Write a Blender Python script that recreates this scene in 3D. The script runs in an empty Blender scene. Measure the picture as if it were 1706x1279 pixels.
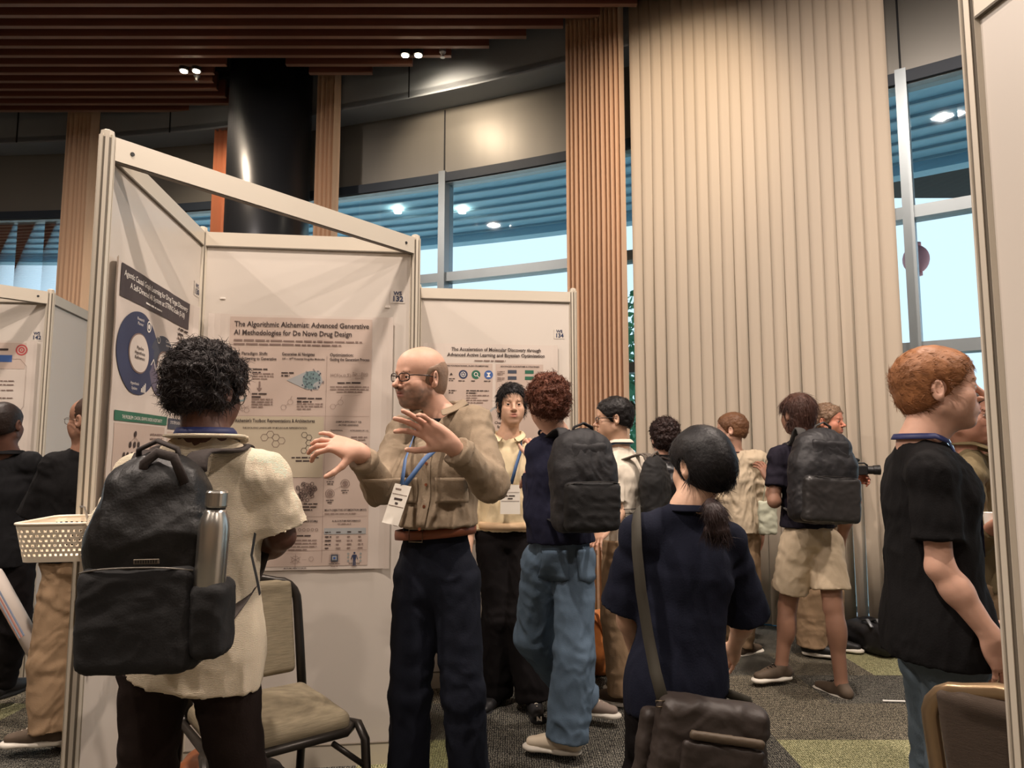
import bpy, math, random
import numpy as np
from mathutils import Vector, Matrix
random.seed(7); RNG=np.random.RandomState(7)
SC=bpy.context.scene; COL=SC.collection
PI=math.pi
# ---------------------------------------------------------------- camera
FPX=1160.0; PITCH=math.radians(5.7); CAMZ=1.40
def P(u,v,Y):
    """world point at forward distance Y seen at photo pixel (u,v)"""
    x=(u-853)/FPX; y=(639.5-v)/FPX
    r=np.array([x, math.cos(PITCH)-y*math.sin(PITCH), math.sin(PITCH)+y*math.cos(PITCH)])
    return r*(Y/r[1])+np.array([0,0,CAMZ])
cd=bpy.data.cameras.new('camera'); cam=bpy.data.objects.new('camera',cd); COL.objects.link(cam)
cam.location=(0,0,CAMZ); cam.rotation_euler=(math.radians(90)+PITCH,0,0)
cd.sensor_width=36; cd.lens=FPX/1706*36; cd.clip_start=.05; cd.clip_end=300
SC.camera=cam
# ---------------------------------------------------------------- materials
def lin(c):
    return [((x/255)/12.92 if x<=10.3 else ((x/255+.055)/1.055)**2.4) for x in c]
MATS={}
def M(name,col,rough=.6,metal=0,vary=.1,vscale=6,bump=0,bscale=60,stretch=(1,1,1),sheen=0,
      attr=False,emit=0,sss=0,spec=.5,weave=0,clear=0,col2=None):
    if name in MATS: return MATS[name]
    m=bpy.data.materials.new(name); m.use_nodes=True; nt=m.node_tree; N=nt.nodes; L=nt.links
    b=N['Principled BSDF']
    c=lin(col)
    tc=N.new('ShaderNodeTexCoord'); mp=N.new('ShaderNodeMapping'); mp.inputs['Scale'].default_value=stretch
    L.new(tc.outputs['Object'],mp.inputs['Vector'])
    n=N.new('ShaderNodeTexNoise'); n.inputs['Scale'].default_value=vscale; n.inputs['Detail'].default_value=4
    L.new(mp.outputs[0],n.inputs['Vector'])
    mx=N.new('ShaderNodeMix'); mx.data_type='RGBA'
    L.new(n.outputs['Fac'],mx.inputs[0])
    if col2: a=lin(col2); bb=c
    else: a=[x*(1-vary) for x in c]; bb=[min(1,x*(1+vary)) for x in c]
    mx.inputs[6].default_value=(*a,1); mx.inputs[7].default_value=(*bb,1)
    out=mx.outputs[2]
    if attr:
        at=N.new('ShaderNodeAttribute'); at.attribute_name='Col'
        m2=N.new('ShaderNodeMix'); m2.data_type='RGBA'; m2.blend_type='MULTIPLY'; m2.inputs[0].default_value=1
        L.new(at.outputs['Color'],m2.inputs[6]); L.new(out,m2.inputs[7]); out=m2.outputs[2]
    L.new(out,b.inputs['Base Color'])
    b.inputs['Roughness'].default_value=rough; b.inputs['Metallic'].default_value=metal
    b.inputs['Specular IOR Level'].default_value=spec
    if sheen: b.inputs['Sheen Weight'].default_value=sheen
    if clear: b.inputs['Coat Weight'].default_value=clear
    if sss:
        b.inputs['Subsurface Weight'].default_value=sss; b.inputs['Subsurface Radius'].default_value=(.012,.005,.003)
        b.inputs['Subsurface Scale'].default_value=1
    if emit:
        b.inputs['Emission Color'].default_value=(*c,1); b.inputs['Emission Strength'].default_value=emit
    h=None
    if bump:
        n2=N.new('ShaderNodeTexNoise'); n2.inputs['Scale'].default_value=bscale; n2.inputs['Detail'].default_value=5
        L.new(mp.outputs[0],n2.inputs['Vector']); h=n2.outputs['Fac']
    if weave:
        w1=N.new('ShaderNodeTexWave'); w1.bands_direction='Z'; w1.inputs['Scale'].default_value=weave; w1.inputs['Distortion'].default_value=3
        w1.inputs['Detail'].default_value=2; L.new(tc.outputs['Object'],w1.inputs['Vector'])
        if h is None: h=w1.outputs['Fac']
        else:
            ad=N.new('ShaderNodeMath'); ad.operation='ADD'; L.new(h,ad.inputs[0]); L.new(w1.outputs['Fac'],ad.inputs[1]); h=ad.outputs[0]
    if h is not None:
        bp=N.new('ShaderNodeBump'); bp.inputs['Strength'].default_value=bump or .3; bp.inputs['Distance'].default_value=.004
        L.new(h,bp.inputs['Height']); L.new(bp.outputs[0],b.inputs['Normal'])
    MATS[name]=m; return m
# ---------------------------------------------------------------- objects
OFF={}
def tag(o,label=None,cat=None,group=None,kind=None):
    if label: o['label']=label
    if cat: o['category']=cat
    if group: o['group']=group
    if kind: o['kind']=kind
    return o
def thing(name,loc,label,cat,group=None):
    o=bpy.data.objects.new(name,None); COL.objects.link(o); o.location=loc; o.empty_display_size=.1
    OFF[o]=np.array(loc,float); return tag(o,label,cat,group)
def link_mesh(name,V,F,mats,parent=None,mi=None,smooth=True,colattr=None,origin=None):
    V=np.asarray(V,float)
    if parent is not None: off=OFF[parent]
    else: off=np.array(origin,float) if origin is not None else np.zeros(3)
    me=bpy.data.meshes.new(name); V2=V-off
    if isinstance(F,np.ndarray):
        nf,k=F.shape
        me.vertices.add(len(V2)); me.vertices.foreach_set('co',V2.astype(np.float32).ravel())
        me.loops.add(nf*k); me.loops.foreach_set('vertex_index',F.astype(np.int32).ravel())
        me.polygons.add(nf); me.polygons.foreach_set('loop_start',np.arange(0,nf*k,k,dtype=np.int32))
        me.update(calc_edges=True)
    else:
        me.from_pydata(V2.tolist(),[],F); me.update()
    for m in (mats if isinstance(mats,(list,tuple)) else [mats]): me.materials.append(m)
    if mi is not None: me.polygons.foreach_set('material_index',np.asarray(mi,np.int32))
    me.polygons.foreach_set('use_smooth',np.full(len(me.polygons),bool(smooth)))
    if colattr is not None:
        a=me.color_attributes.new('Col','FLOAT_COLOR','POINT')
        c=np.ones((len(V2),4),np.float32); c[:,:3]=colattr; a.data.foreach_set('color',c.ravel())
    me.update()
    o=bpy.data.objects.new(name,me); COL.objects.link(o)
    if parent is not None: o.parent=parent; OFF[o]=off
    else: o.location=off; OFF[o]=off
    return o
def nrm(v): v=np.asarray(v,float); return v/(np.linalg.norm(v)+1e-12)
class MB:
    def __init__(s): s.v=[]; s.f=[]; s.m=[]
    def add(s,V,F,mi=0):
        o=len(s.v); s.v.extend([tuple(map(float,x)) for x in V]); s.f.extend([tuple(int(i)+o for i in f) for f in F])
        s.m.extend([mi]*len(F)); return s
    def box(s,c,h,ax=None,mi=0):
        c=np.array(c,float); ax=np.eye(3) if ax is None else np.array(ax,float)
        V=[c+ax[0]*h[0]*i+ax[1]*h[1]*j+ax[2]*h[2]*k for i in(-1,1) for j in(-1,1) for k in(-1,1)]
        return s.add(V,[(0,1,3,2),(4,6,7,5),(0,4,5,1),(2,3,7,6),(0,2,6,4),(1,5,7,3)],mi)
    def bbox(s,c,h,ax=None,b=.01,mi=0):
        """box with chamfered edges"""
        c=np.array(c,float); ax=np.eye(3) if ax is None else np.array(ax,float)
        V=[];idx={}
        for i in(-1,1):
            for j in(-1,1):
                for k in(-1,1):
                    for a in range(3):
                        q=[(h[n]-(b if n!=a else 0))*(i,j,k)[n] for n in range(3)]
                        idx[(i,j,k,a)]=len(V); V.append(c+ax[0]*q[0]+ax[1]*q[1]+ax[2]*q[2])
        F=[]
        for a in range(3):
            o=[n for n in range(3) if n!=a]
            for sg in(-1,1):
                q=[]
                for (p,r) in((-1,-1),(1,-1),(1,1),(-1,1)):
                    k=[0,0,0];k[a]=sg;k[o[0]]=p;k[o[1]]=r;q.append(idx[(*k,a)])
                F.append(tuple(q))
        for a in range(3):
            o=[n for n in range(3) if n!=a]
            for p in(-1,1):
                for r in(-1,1):
                    k1=[0,0,0];k1[a]=-1;k1[o[0]]=p;k1[o[1]]=r;k2=list(k1);k2[a]=1
                    F.append((idx[(*k1,o[0])],idx[(*k2,o[0])],idx[(*k2,o[1])],idx[(*k1,o[1])]))
        for i in(-1,1):
            for j in(-1,1):
                for k in(-1,1): F.append(tuple(idx[(i,j,k,a)] for a in range(3)))
        return s.add(V,F,mi)
    def tube(s,pts,r,n=8,closed=False,w=None,up=None,cap=True,mi=0):
        """sweep; r radius or list; w: second half-width (ribbon) along side axis; up: normal hint"""
        pts=[np.array(p,float) for p in pts]; K=len(pts); rs=r if hasattr(r,'__len__') else [r]*K
        ws=(w if hasattr(w,'__len__') else [w]*K) if w is not None else rs
        V=[]; prev=None
        for i in range(K):
            if closed: t=nrm(pts[(i+1)%K]-pts[i-1])
            else: t=nrm(pts[min(i+1,K-1)]-pts[max(i-1,0)])
            if up is not None:
                uu=np.array(up[i] if hasattr(up[0],'__len__') else up,float); a=nrm(uu-t*np.dot(uu,t))
            elif prev is None:
                h=np.array([0,0,1.]) if abs(t[2])<.9 else np.array([1.,0,0]); a=nrm(h-t*np.dot(h,t))
            else: a=nrm(prev-t*np.dot(prev,t))
            prev=a; b=np.cross(t,a)
            for k in range(n):
                an=2*PI*k/n; V.append(pts[i]+a*math.cos(an)*rs[i]+b*math.sin(an)*ws[i])
        F=[]
        for i in range(K if closed else K-1):
            j=(i+1)%K
            for k in range(n):
                k2=(k+1)%n; F.append((i*n+k,i*n+k2,j*n+k2,j*n+k))
        if not closed and cap: F.append(tuple(range(n))[::-1]); F.append(tuple((K-1)*n+k for k in range(n)))
        return s.add(V,F,mi)
    def lathe(s,prof,c,ax=(0,0,1),n=24,mi=0):
        c=np.array(c,float); z=nrm(ax); h=np.array([1.,0,0]) if abs(z[0])<.9 else np.array([0,1.,0])
        a=nrm(h-z*np.dot(h,z)); b=np.cross(z,a); V=[]
        for (r,t) in prof:
            for k in range(n):
                an=2*PI*k/n; V.append(c+z*t+(a*math.cos(an)+b*math.sin(an))*r)
        F=[]
        for i in range(len(prof)-1):
            for k in range(n):
                k2=(k+1)%n; F.append((i*n+k,i*n+k2,(i+1)*n+k2,(i+1)*n+k))
        F.append(tuple(range(n))[::-1]); F.append(tuple((len(prof)-1)*n+k for k in range(n)))
        return s.add(V,F,mi)
    def sphere(s,c,r,n=12,mi=0,ax=None):
        c=np.array(c,float); r=np.array([r]*3 if not hasattr(r,'__len__') else r,float); ax=np.eye(3) if ax is None else np.array(ax,float)
        V=[];m=n//2+1
        for i in range(m+1):
            th=PI*i/m
            for k in range(n):
                ph=2*PI*k/n; q=[r[0]*math.sin(th)*math.cos(ph),r[1]*math.sin(th)*math.sin(ph),r[2]*math.cos(th)]
                V.append(c+q[0]*ax[0]+q[1]*ax[1]+q[2]*ax[2])
        F=[(i*n+k,(i+1)*n+k,(i+1)*n+(k+1)%n,i*n+(k+1)%n) for i in range(m) for k in range(n)]
        return s.add(V,F,mi)
    def build(s,name,mats,parent=None,smooth=False,origin=None):
        return link_mesh(name,s.v,s.f,mats,parent,s.m,smooth,origin=origin)
def structure(o): o['kind']='structure'; return o
# ---------------------------------------------------------------- noise
def _h(ix,iy,iz,seed):
    h=(ix*374761393+iy*668265263+iz*2147483647+seed*974711)&0xffffffff
    h=((h^(h>>13))*1274126177)&0xffffffff
    h=(h^(h>>16))&0xffffff
    return h.astype(np.float64)/0xffffff*2-1
def vnoise(p,seed=0):
    p=np.asarray(p,float)+1000.0; i=np.floor(p).astype(np.int64); f=p-i; f=f*f*(3-2*f)
    r=0
    for dx in(0,1):
        for dy in(0,1):
            for dz in(0,1):
                w=(f[:,0] if dx else 1-f[:,0])*(f[:,1] if dy else 1-f[:,1])*(f[:,2] if dz else 1-f[:,2])
                r=r+w*_h(i[:,0]+dx,i[:,1]+dy,i[:,2]+dz,seed)
    return r
def fbm(p,o=3,seed=0):
    r=0;a=1
    for k in range(o): r=r+a*vnoise(p*(2.03**k)+k*17.3,seed+k); a*=.5
    return r
# ---------------------------------------------------------------- distance fields -> continuous skins
class SDF:
    def __init__(s): s.p=[]
    def cone(s,a,b,ra,rb,k=.02,flat=None,cuts=(),op='u'):
        """tapered limb from a to b; flat=(axis,factor) squashes it"""
        s.p.append(('c',np.array(a,float),np.array(b,float),ra,rb,k,flat,cuts,op)); return s
    def ell(s,c,r,ax=None,k=.02,cuts=(),op='u'):
        s.p.append(('e',np.array(c,float),np.array(r,float),np.eye(3) if ax is None else np.array(ax,float),None,k,None,cuts,op)); return s
    def rbox(s,c,h,ax=None,r=.02,k=.01,cuts=(),op='u'):
        s.p.append(('b',np.array(c,float),np.array(h,float),np.eye(3) if ax is None else np.array(ax,float),r,k,None,cuts,op)); return s
    def _bb(s,p):
        t=p[0]
        if t=='c':
            R=max(p[3],p[4]); return np.minimum(p[1],p[2])-R, np.maximum(p[1],p[2])+R
        if t=='e': R=np.sqrt(((p[3]*p[2][:,None])**2).sum(0)); return p[1]-R,p[1]+R
        R=(np.abs(p[3])*(p[2])[:,None]).sum(0)+p[4]; return p[1]-R,p[1]+R
    def _d(s,p,X):
        t=p[0]
        if t=='c':
            a,b=p[1],p[2]; q=X-a
            if p[6] is not None:
                n,fc=np.array(p[6][0],float),p[6][1]; q=q+n*((q@n)*(1/fc-1))[...,None]
            ba=b-a; h=np.clip((q@ba)/(ba@ba+1e-12),0,1)
            d=np.sqrt(((q-h[...,None]*ba)**2).sum(-1))-(p[3]+(p[4]-p[3])*h)
        elif t=='e':
            q=(X-p[1])@p[3].T; r=p[2]; k0=np.sqrt(((q/r)**2).sum(-1)); k1=np.sqrt(((q/(r*r))**2).sum(-1))
            d=k0*(k0-1)/(k1+1e-9)
        else:
            q=np.abs((X-p[1])@p[3].T)-(p[2]-p[4]); d=np.sqrt((np.maximum(q,0)**2).sum(-1))+np.minimum(q.max(-1),0)-p[4]
        for (c,n) in p[7]: d=np.maximum(d,(X-np.array(c))@nrm(n))
        return d
    def mesh(s,res,cuts=(),lo=None,hi=None):
        bbs=[s._bb(p) for p in s.p if p[8]=='u']
        L=np.min([b[0] for b in bbs],0)-3*res; H=np.max([b[1] for b in bbs],0)+3*res
        if lo is not None: L=np.maximum(L,lo)
        if hi is not None: H=np.minimum(H,hi)
        n=np.ceil((H-L)/res).astype(int)+1
        G=np.full(n,.05,np.float32)
        axs=[L[i]+res*np.arange(n[i]) for i in range(3)]
        for p in s.p:
            b0,b1=s._bb(p); m=p[5]+3*res
            i0=np.maximum(np.floor((b0-m-L)/res).astype(int),0); i1=np.minimum(np.ceil((b1+m-L)/res).astype(int)+1,n)
            if (i1<=i0).any(): continue
            X=np.stack(np.meshgrid(*[axs[i][i0[i]:i1[i]] for i in range(3)],indexing='ij'),-1)
            d=s._d(p,X); sl=tuple(slice(i0[i],i1[i]) for i in range(3)); g=G[sl]; k=max(p[5],1e-5)
            if p[8]=='u':
                h=np.maximum(k-np.abs(g-d),0)/k; G[sl]=np.minimum(g,d)-h*h*k/4
            else:
                d=-d; h=np.maximum(k-np.abs(g-d),0)/k; G[sl]=np.maximum(g,d)+h*h*k/4
        for (c,nn) in cuts:
            nn=nrm(nn); c=np.array(c,float)
            pl=((axs[0]-c[0])*nn[0])[:,None,None]+((axs[1]-c[1])*nn[1])[None,:,None]+((axs[2]-c[2])*nn[2])[None,None,:]
            G=np.maximum(G,pl)
        G[0]=G[-1]=.05; G[:,0]=G[:,-1]=.05; G[:,:,0]=G[:,:,-1]=.05
        return nets(G,L,res)
def nets(G,L,res):
    S=G<0; n=np.array(G.shape)-1
    c=np.zeros(n,np.int8)
    for dx in(0,1):
        for dy in(0,1):
            for dz in(0,1): c+=S[dx:dx+n[0],dy:dy+n[1],dz:dz+n[2]]
    I,J,K=np.nonzero((c>0)&(c<8)); N=len(I)
    idx=np.full(n,-1,np.int64); idx[I,J,K]=np.arange(N)
    cor=[(a,b,d) for a in(0,1) for b in(0,1) for d in(0,1)]
    val={q:G[I+q[0],J+q[1],K+q[2]].astype(float) for q in cor}
    acc=np.zeros((N,3)); cnt=np.zeros(N)
    for q in cor:
        for ax in range(3):
            if q[ax]==0:
                r=list(q); r[ax]=1; r=tuple(r); a=val[q]; b=val[r]; m=(a<0)!=(b<0)
                t=np.where(m,a/np.where(m,a-b,1),0)
                pt=np.array(q,float)[None,:].repeat(N,0); pt[:,ax]+=t
                acc[m]+=pt[m]; cnt+=m
    V=acc/cnt[:,None]+np.stack([I,J,K],1); V=V*res+L
    F=[]
    for ax in range(3):
        o=[(ax+1)%3,(ax+2)%3]
        a=np.take(S,range(0,S.shape[ax]-1),ax); b=np.take(S,range(1,S.shape[ax]),ax)
        e=np.nonzero(a!=b); e=[x for x in e]; ok=(e[o[0]]>0)&(e[o[1]]>0)&(e[o[0]]<n[o[0]])&(e[o[1]]<n[o[1]])
        e=[x[ok] for x in e]; ins=a[tuple(e)]
        def cell(d0,d1):
            q=[x.copy() for x in e]; q[o[0]]=q[o[0]]-d0; q[o[1]]=q[o[1]]-d1; return idx[tuple(q)]
        q=np.stack([cell(1,1),cell(0,1),cell(0,0),cell(1,0)],1)
        q=np.where(ins[:,None],q,q[:,::-1]); F.append(q)
    F=np.concatenate(F); F=F[(F>=0).all(1)]
    return V,F
def vnormals(V,F):
    a,b,c,d=[V[F[:,i]] for i in range(4)]; fn=np.cross(c-a,d-b); n=np.zeros_like(V)
    for i in range(4):
        for k in range(3): n[:,k]+=np.bincount(F[:,i],fn[:,k],len(V))
    return n/(np.linalg.norm(n,axis=1)[:,None]+1e-12)
def smoothv(V,F,it=1,lam=.5):
    for _ in range(it):
        acc=np.zeros_like(V); cnt=np.zeros(len(V))
        for i in range(4):
            a=F[:,i]; b=F[:,(i+1)%4]
            for k in range(3): acc[:,k]+=np.bincount(a,V[b,k],len(V))+np.bincount(b,V[a,k],len(V))
            cnt+=np.bincount(a,minlength=len(V))+np.bincount(b,minlength=len(V))
        V=V*(1-lam)+lam*acc/np.maximum(cnt,1)[:,None]
    return V
def merge(parts):
    Vs=[];Fs=[];o=0
    for V,F in parts: Vs.append(V);Fs.append(F+o);o+=len(V)
    return np.concatenate(Vs),np.concatenate(Fs)
# ================================================================= room
CX,CY,RG=-7.7,-10.55,19.4        # the window wall is an arc about this centre
def arc(R,x):
    return np.array([x,CY+math.sqrt(R*R-(x-CX)**2)])
def ang(R,x): return math.acos((x-CX)/R)
def onarc(R,a): return np.array([CX+R*math.cos(a),CY+R*math.sin(a)])
def arcband(mb,R0,R1,z0,z1,a0,a1,n,mi=0):
    for i in range(n):
        q=[a0+(a1-a0)*i/n,a0+(a1-a0)*(i+1)/n]; V=[]
        for a in q:
            for R in(R0,R1):
                for z in(z0,z1):
                    p=onarc(R,a); V.append((p[0],p[1],z))
        F=[(0,1,5,4),(2,6,7,3),(1,3,7,5),(0,4,6,2)]
        if i==0: F.append((0,2,3,1))
        if i==n-1: F.append((4,5,7,6))
        mb.add(V,F,mi)
# floor -----------------------------------------------------------
def carpet(name,base,alt,fleck):
    m=bpy.data.materials.new(name); m.use_nodes=True; nt=m.node_tree; N=nt.nodes; L=nt.links; b=N['Principled BSDF']
    tc=N.new('ShaderNodeTexCoord')
    def wave(d,sc,dist):
        w=N.new('ShaderNodeTexWave'); w.bands_direction=d; w.inputs['Scale'].default_value=sc; w.inputs['Distortion'].default_value=dist
        w.inputs['Detail'].default_value=3; w.inputs['Detail Scale'].default_value=2; L.new(tc.outputs['Object'],w.inputs['Vector']); return w.outputs['Fac']
    w1=wave('X',28,6); w2=wave('Y',22,7)
    mul=N.new('ShaderNodeMath'); mul.operation='MULTIPLY'; L.new(w1,mul.inputs[0]); L.new(w2,mul.inputs[1])
    n=N.new('ShaderNodeTexNoise'); n.inputs['Scale'].default_value=45; n.inputs['Detail'].default_value=5; L.new(tc.outputs['Object'],n.inputs['Vector'])
    ad=N.new('ShaderNodeMath'); ad.operation='MULTIPLY_ADD'; L.new(n.outputs['Fac'],ad.inputs[0]); ad.inputs[1].default_value=.7; L.new(mul.outputs[0],ad.inputs[2])
    r=N.new('ShaderNodeValToRGB'); e=r.color_ramp.elements
    e[0].position=.35; e[0].color=(*lin(base),1); e[1].position=.95; e[1].color=(*lin(fleck),1)
    k=e.new(.62); k.color=(*lin(alt),1)
    L.new(ad.outputs[0],r.inputs[0]); L.new(r.outputs[0],b.inputs['Base Color']); b.inputs['Roughness'].default_value=.95
    b.inputs['Specular IOR Level'].default_value=.15
    bp=N.new('ShaderNodeBump'); bp.inputs['Strength'].default_value=.6; bp.inputs['Distance'].default_value=.006
    L.new(ad.outputs[0],bp.inputs['Height']); L.new(bp.outputs[0],b.inputs['Normal']); return m
cdark=carpet('carpet_dark',(32,32,31),(76,74,68),(132,128,116)); clight=carpet('carpet_light',(88,88,62),(146,144,106),(192,188,148))
cmid=carpet('carpet_mid',(42,40,36),(96,90,78),(150,142,122))
fl=MB(); T=.5; ta=math.radians(7)
E1=np.array([.9926,.1219]); E2=np.array([-.1219,.9926])
O2=np.array([1.30,3.08]); XA=np.array([1.,0]); YA=np.array([0,1.])
for i in range(-30,24):
    for j in range(-30,16):
        o=O2+XA*T*i+YA*T*j
        if np.hypot(o[0]-CX+.2,o[1]-CY+.2)>RG+.6: continue
        q=[o,o+XA*T,o+XA*T+YA*T,o+YA*T]
        r=random.random(); mi=2 if r<.35 else 0
        if (i,j) in((0,0),(1,0),(2,3),(-2,5),(-2,6),(-4,0),(-9,1),(-4,6),(5,-1)): mi=1
        elif r>.985 and o[1]<2: mi=1
        fl.add([(p[0],p[1],0) for p in q],[(0,1,2,3)],mi)
structure(fl.build('floor',[cdark,clight,cmid]))
# ceiling of wooden slats -----------------------------------------
woodd=M('ceiling_wood',(122,74,58),.45,vary=.25,vscale=3,stretch=(.4,8,8),bump=.1,bscale=20)
woode=M('slat_edge_paint',(150,116,100),.4,vary=.1)
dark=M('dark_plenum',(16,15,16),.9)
HC=5.55
ce=MB(); y=-7.0; dy=.168
yy=8.45
while yy>-6.5:
    R=18.86; xr=CX+math.sqrt(max(R*R-(yy-CY)**2,0))
    if yy-CY<R:
        xl=-13
        xs=[(xl,xr)]
        if abs(yy-7.6)<.55:
            w=math.sqrt(max(.55**2-(yy-7.6)**2,0))+.08; xs=[(xl,-2.75-w),(-2.75+w,xr)]
        for a,b in xs:
            if b-a<.1: continue
            ce.box(((a+b)/2,yy,HC+.105),((b-a)/2,.022,.10),mi=0)
            ce.box(((a+b)/2,yy,HC+.002),((b-a)/2,.0235,.004),mi=2)
    yy-=dy
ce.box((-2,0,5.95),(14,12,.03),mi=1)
structure(ce.build('ceiling',[woodd,dark,woode]))
# shell of the hall behind the camera ------------------------------
wm=M('hall_wall_paint',(150,125,100),.8)
w=MB(); w.box((-13,0,3),(.05,9,3)); structure(w.build('wall_left',wm))
w=MB(); w.box((-1,-7,3),(12,.05,3)); structure(w.build('wall_back',wm))
w=MB(); w.box((10.5,-2.5,3),(.05,4.6,3)); structure(w.build('wall_right',wm))
# bulkhead and metal spandrel above the windows ---------------------
metal=M('spandrel_metal',(128,126,120),.42,metal=.3,vary=.12,vscale=.7,bump=.02,bscale=3)
metald=M('bulkhead_metal',(150,158,166),.5,metal=.25,vary=.15,vscale=1)
seam=M('seam_dark',(24,26,30),.7)
A0=ang(RG,-13); A1=ang(RG,9.5)
s=MB(); arcband(s,RG,RG+.12,4.52,5.32,A0,A1,80,0)
xs_m=[-5.35,-3.0,-.76,1.35,3.22,5.0,6.6]
for xm in xs_m:
    a=ang(RG,xm); p=onarc(RG-.003,a); t=np.array([-math.sin(a),math.cos(a)]); s.box((p[0],p[1],4.9),(.008,.004,.38),[(t[0],t[1],0),(math.cos(a),math.sin(a),0),(0,0,1)],1)
structure(s.build('wall_front',[metal,seam]))
s=MB(); arcband(s,19.02,RG+.1,5.30,5.36,A0,A1,80,0); arcband(s,19.02,19.08,5.28,5.97,A0,A1,80,0)
for xm in [-6.2,-4.1,-1.0,1.2,3.2]:
    a=ang(RG,xm); p=onarc(19.015,a); t=np.array([-math.sin(a),math.cos(a)]); s.box((p[0],p[1],5.62),(.006,.006,.33),[(t[0],t[1],0),(math.cos(a),math.sin(a),0),(0,0,1)],1)
structure(s.build('trim_1',[metald,seam]))
# windows ----------------------------------------------------------
gm=bpy.data.materials.new('window_glass'); gm.use_nodes=True; nt=gm.node_tree; N=nt.nodes; L=nt.links; N.clear()
o=N.new('ShaderNodeOutputMaterial'); mx=N.new('ShaderNodeMixShader'); tr=N.new('ShaderNodeBsdfTransparent'); gl=N.new('ShaderNodeBsdfGlossy')
fr=N.new('ShaderNodeFresnel'); fr.inputs[0].default_value=1.5; tr.inputs[0].default_value=(.67,.74,.78,1); gl.inputs['Roughness'].default_value=.02
L.new(fr.outputs[0],mx.inputs[0]); L.new(tr.outputs[0],mx.inputs[1]); L.new(gl.outputs[0],mx.inputs[2]); L.new(mx.outputs[0],o.inputs[0])
alum=M('window_frame_metal',(138,146,150),.4,metal=.6,vary=.06); sillm=M('window_sill_sky_reflection',(70,140,190),.5)  # sill: the sky's blue reflection is put into the aluminium's colour
xm=[-9.9,-7.6]+xs_m+[8.0]
for i in range(len(xm)-1):
    a0=ang(RG,xm[i]); a1=ang(RG,xm[i+1]); w=thing('window_%d'%(i+1),(*onarc(RG,(a0+a1)/2),0),None,None); w['kind']='structure'
    g=MB(); arcband(g,RG+.05,RG+.056,.06,4.46,a0,a1,6); g.build('glass_pane',gm,w,smooth=False)
    for z,h in((4.47,.06),(3.34,.05),(2.23,.05),(.05,.05)):
        g=MB(); arcband(g,RG-.03,RG+.13,z-h,z+h,a0,a1,6); g.build('transom',alum,w)
    p=onarc(RG+.04,a0); t=(-math.sin(a0),math.cos(a0),0); n=(math.cos(a0),math.sin(a0),0)
    g=MB(); g.box((p[0],p[1],2.27),(.04,.11,2.27),[t,n,(0,0,1)]); g.build('mullion',alum,w)
s=MB(); arcband(s,RG-.28,RG-.02,0,.05,A0,A1,60); structure(s.build('trim_2',sillm))
s=MB(); arcband(s,RG-.06,RG-.035,4.42,4.52,A0,A1,80); structure(s.build('trim_3',M('roller_blind_box',(42,52,64),.6)))
# round column -------------------------------------------------------
s=MB(); s.lathe([(.45,0),(.45,5.9)],(-2.75,7.6,0),n=64); o=s.build('trim_4',M('column_metal',(52,54,58),.32,metal=.6,vary=.15,vscale=.6),smooth=True); structure(o)
# curtains -----------------------------------------------------------
def curtain(x0,x1,R,n,amp,label,mat,z0=.03,z1=5.85,seed=0):
    a0=ang(R,x0); a1=ang(R,x1); rn=random.Random(seed); V=[];F=[]; K=n*6
    zs=[z0,1.2,2.4,3.6,4.8,z1]
    ph=[rn.uniform(.7,1.3) for _ in range(n+1)]
    for zi,z in enumerate(zs):
        for k in range(K+1):
            t=k/K; a=a0+(a1-a0)*t; f=t*n; pw=ph[int(min(f,n))]
            tri=abs((f%1)*2-1)*2-1
            p=onarc(R+amp*pw*tri+.006*math.sin(z*2+k),a); V.append((p[0],p[1],z))
    W=K+1
    for i in range(len(zs)-1):
        for k in range(K): F.append((i*W+k,i*W+k+1,(i+1)*W+k+1,(i+1)*W+k))
    mid=onarc(R,(a0+a1)/2)
    o=link_mesh('curtain',V,F,mat,origin=(mid[0],mid[1],z0),smooth=False)
    sm=o.modifiers.new('thick','SOLIDIFY'); sm.thickness=.004
    return tag(o,label,'curtain')
cfab=M('curtain_fabric',(214,182,152),.75,vary=.06,vscale=3,stretch=(6,6,.2),bump=.2,bscale=120,sheen=.2)
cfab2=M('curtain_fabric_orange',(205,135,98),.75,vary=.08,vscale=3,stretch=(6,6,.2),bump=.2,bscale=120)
def ux(u,R,z=3.0):
    # x on arc R seen at column u, height z
    lo,hi=-9,6
    for _ in range(50):
        m=(lo+hi)/2; p=arc(R,m); d=p[1]*math.cos(PITCH)+(z-CAMZ)*math.sin(PITCH)
        if FPX*m/d+853<u: lo=m
        else: hi=m
    return m
curtain(ux(92,18.95,3.2),ux(142,18.95,3.2),18.95,7,.05,'stacked beige curtain hanging left of the tall poster partition',cfab,seed=1)
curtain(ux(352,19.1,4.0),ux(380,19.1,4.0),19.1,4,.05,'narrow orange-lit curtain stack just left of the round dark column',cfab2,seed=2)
curtain(ux(522,18.95,4.0),ux(560,18.95,4.0),18.95,5,.05,'narrow beige curtain stack just right of the round dark column',cfab,seed=3)
curtain(ux(944,18.9,3.2),ux(1042,18.9,3.2),18.9,13,.055,'wide stacked peach curtain between the high window and the vertical blind',cfab,seed=4)
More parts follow.
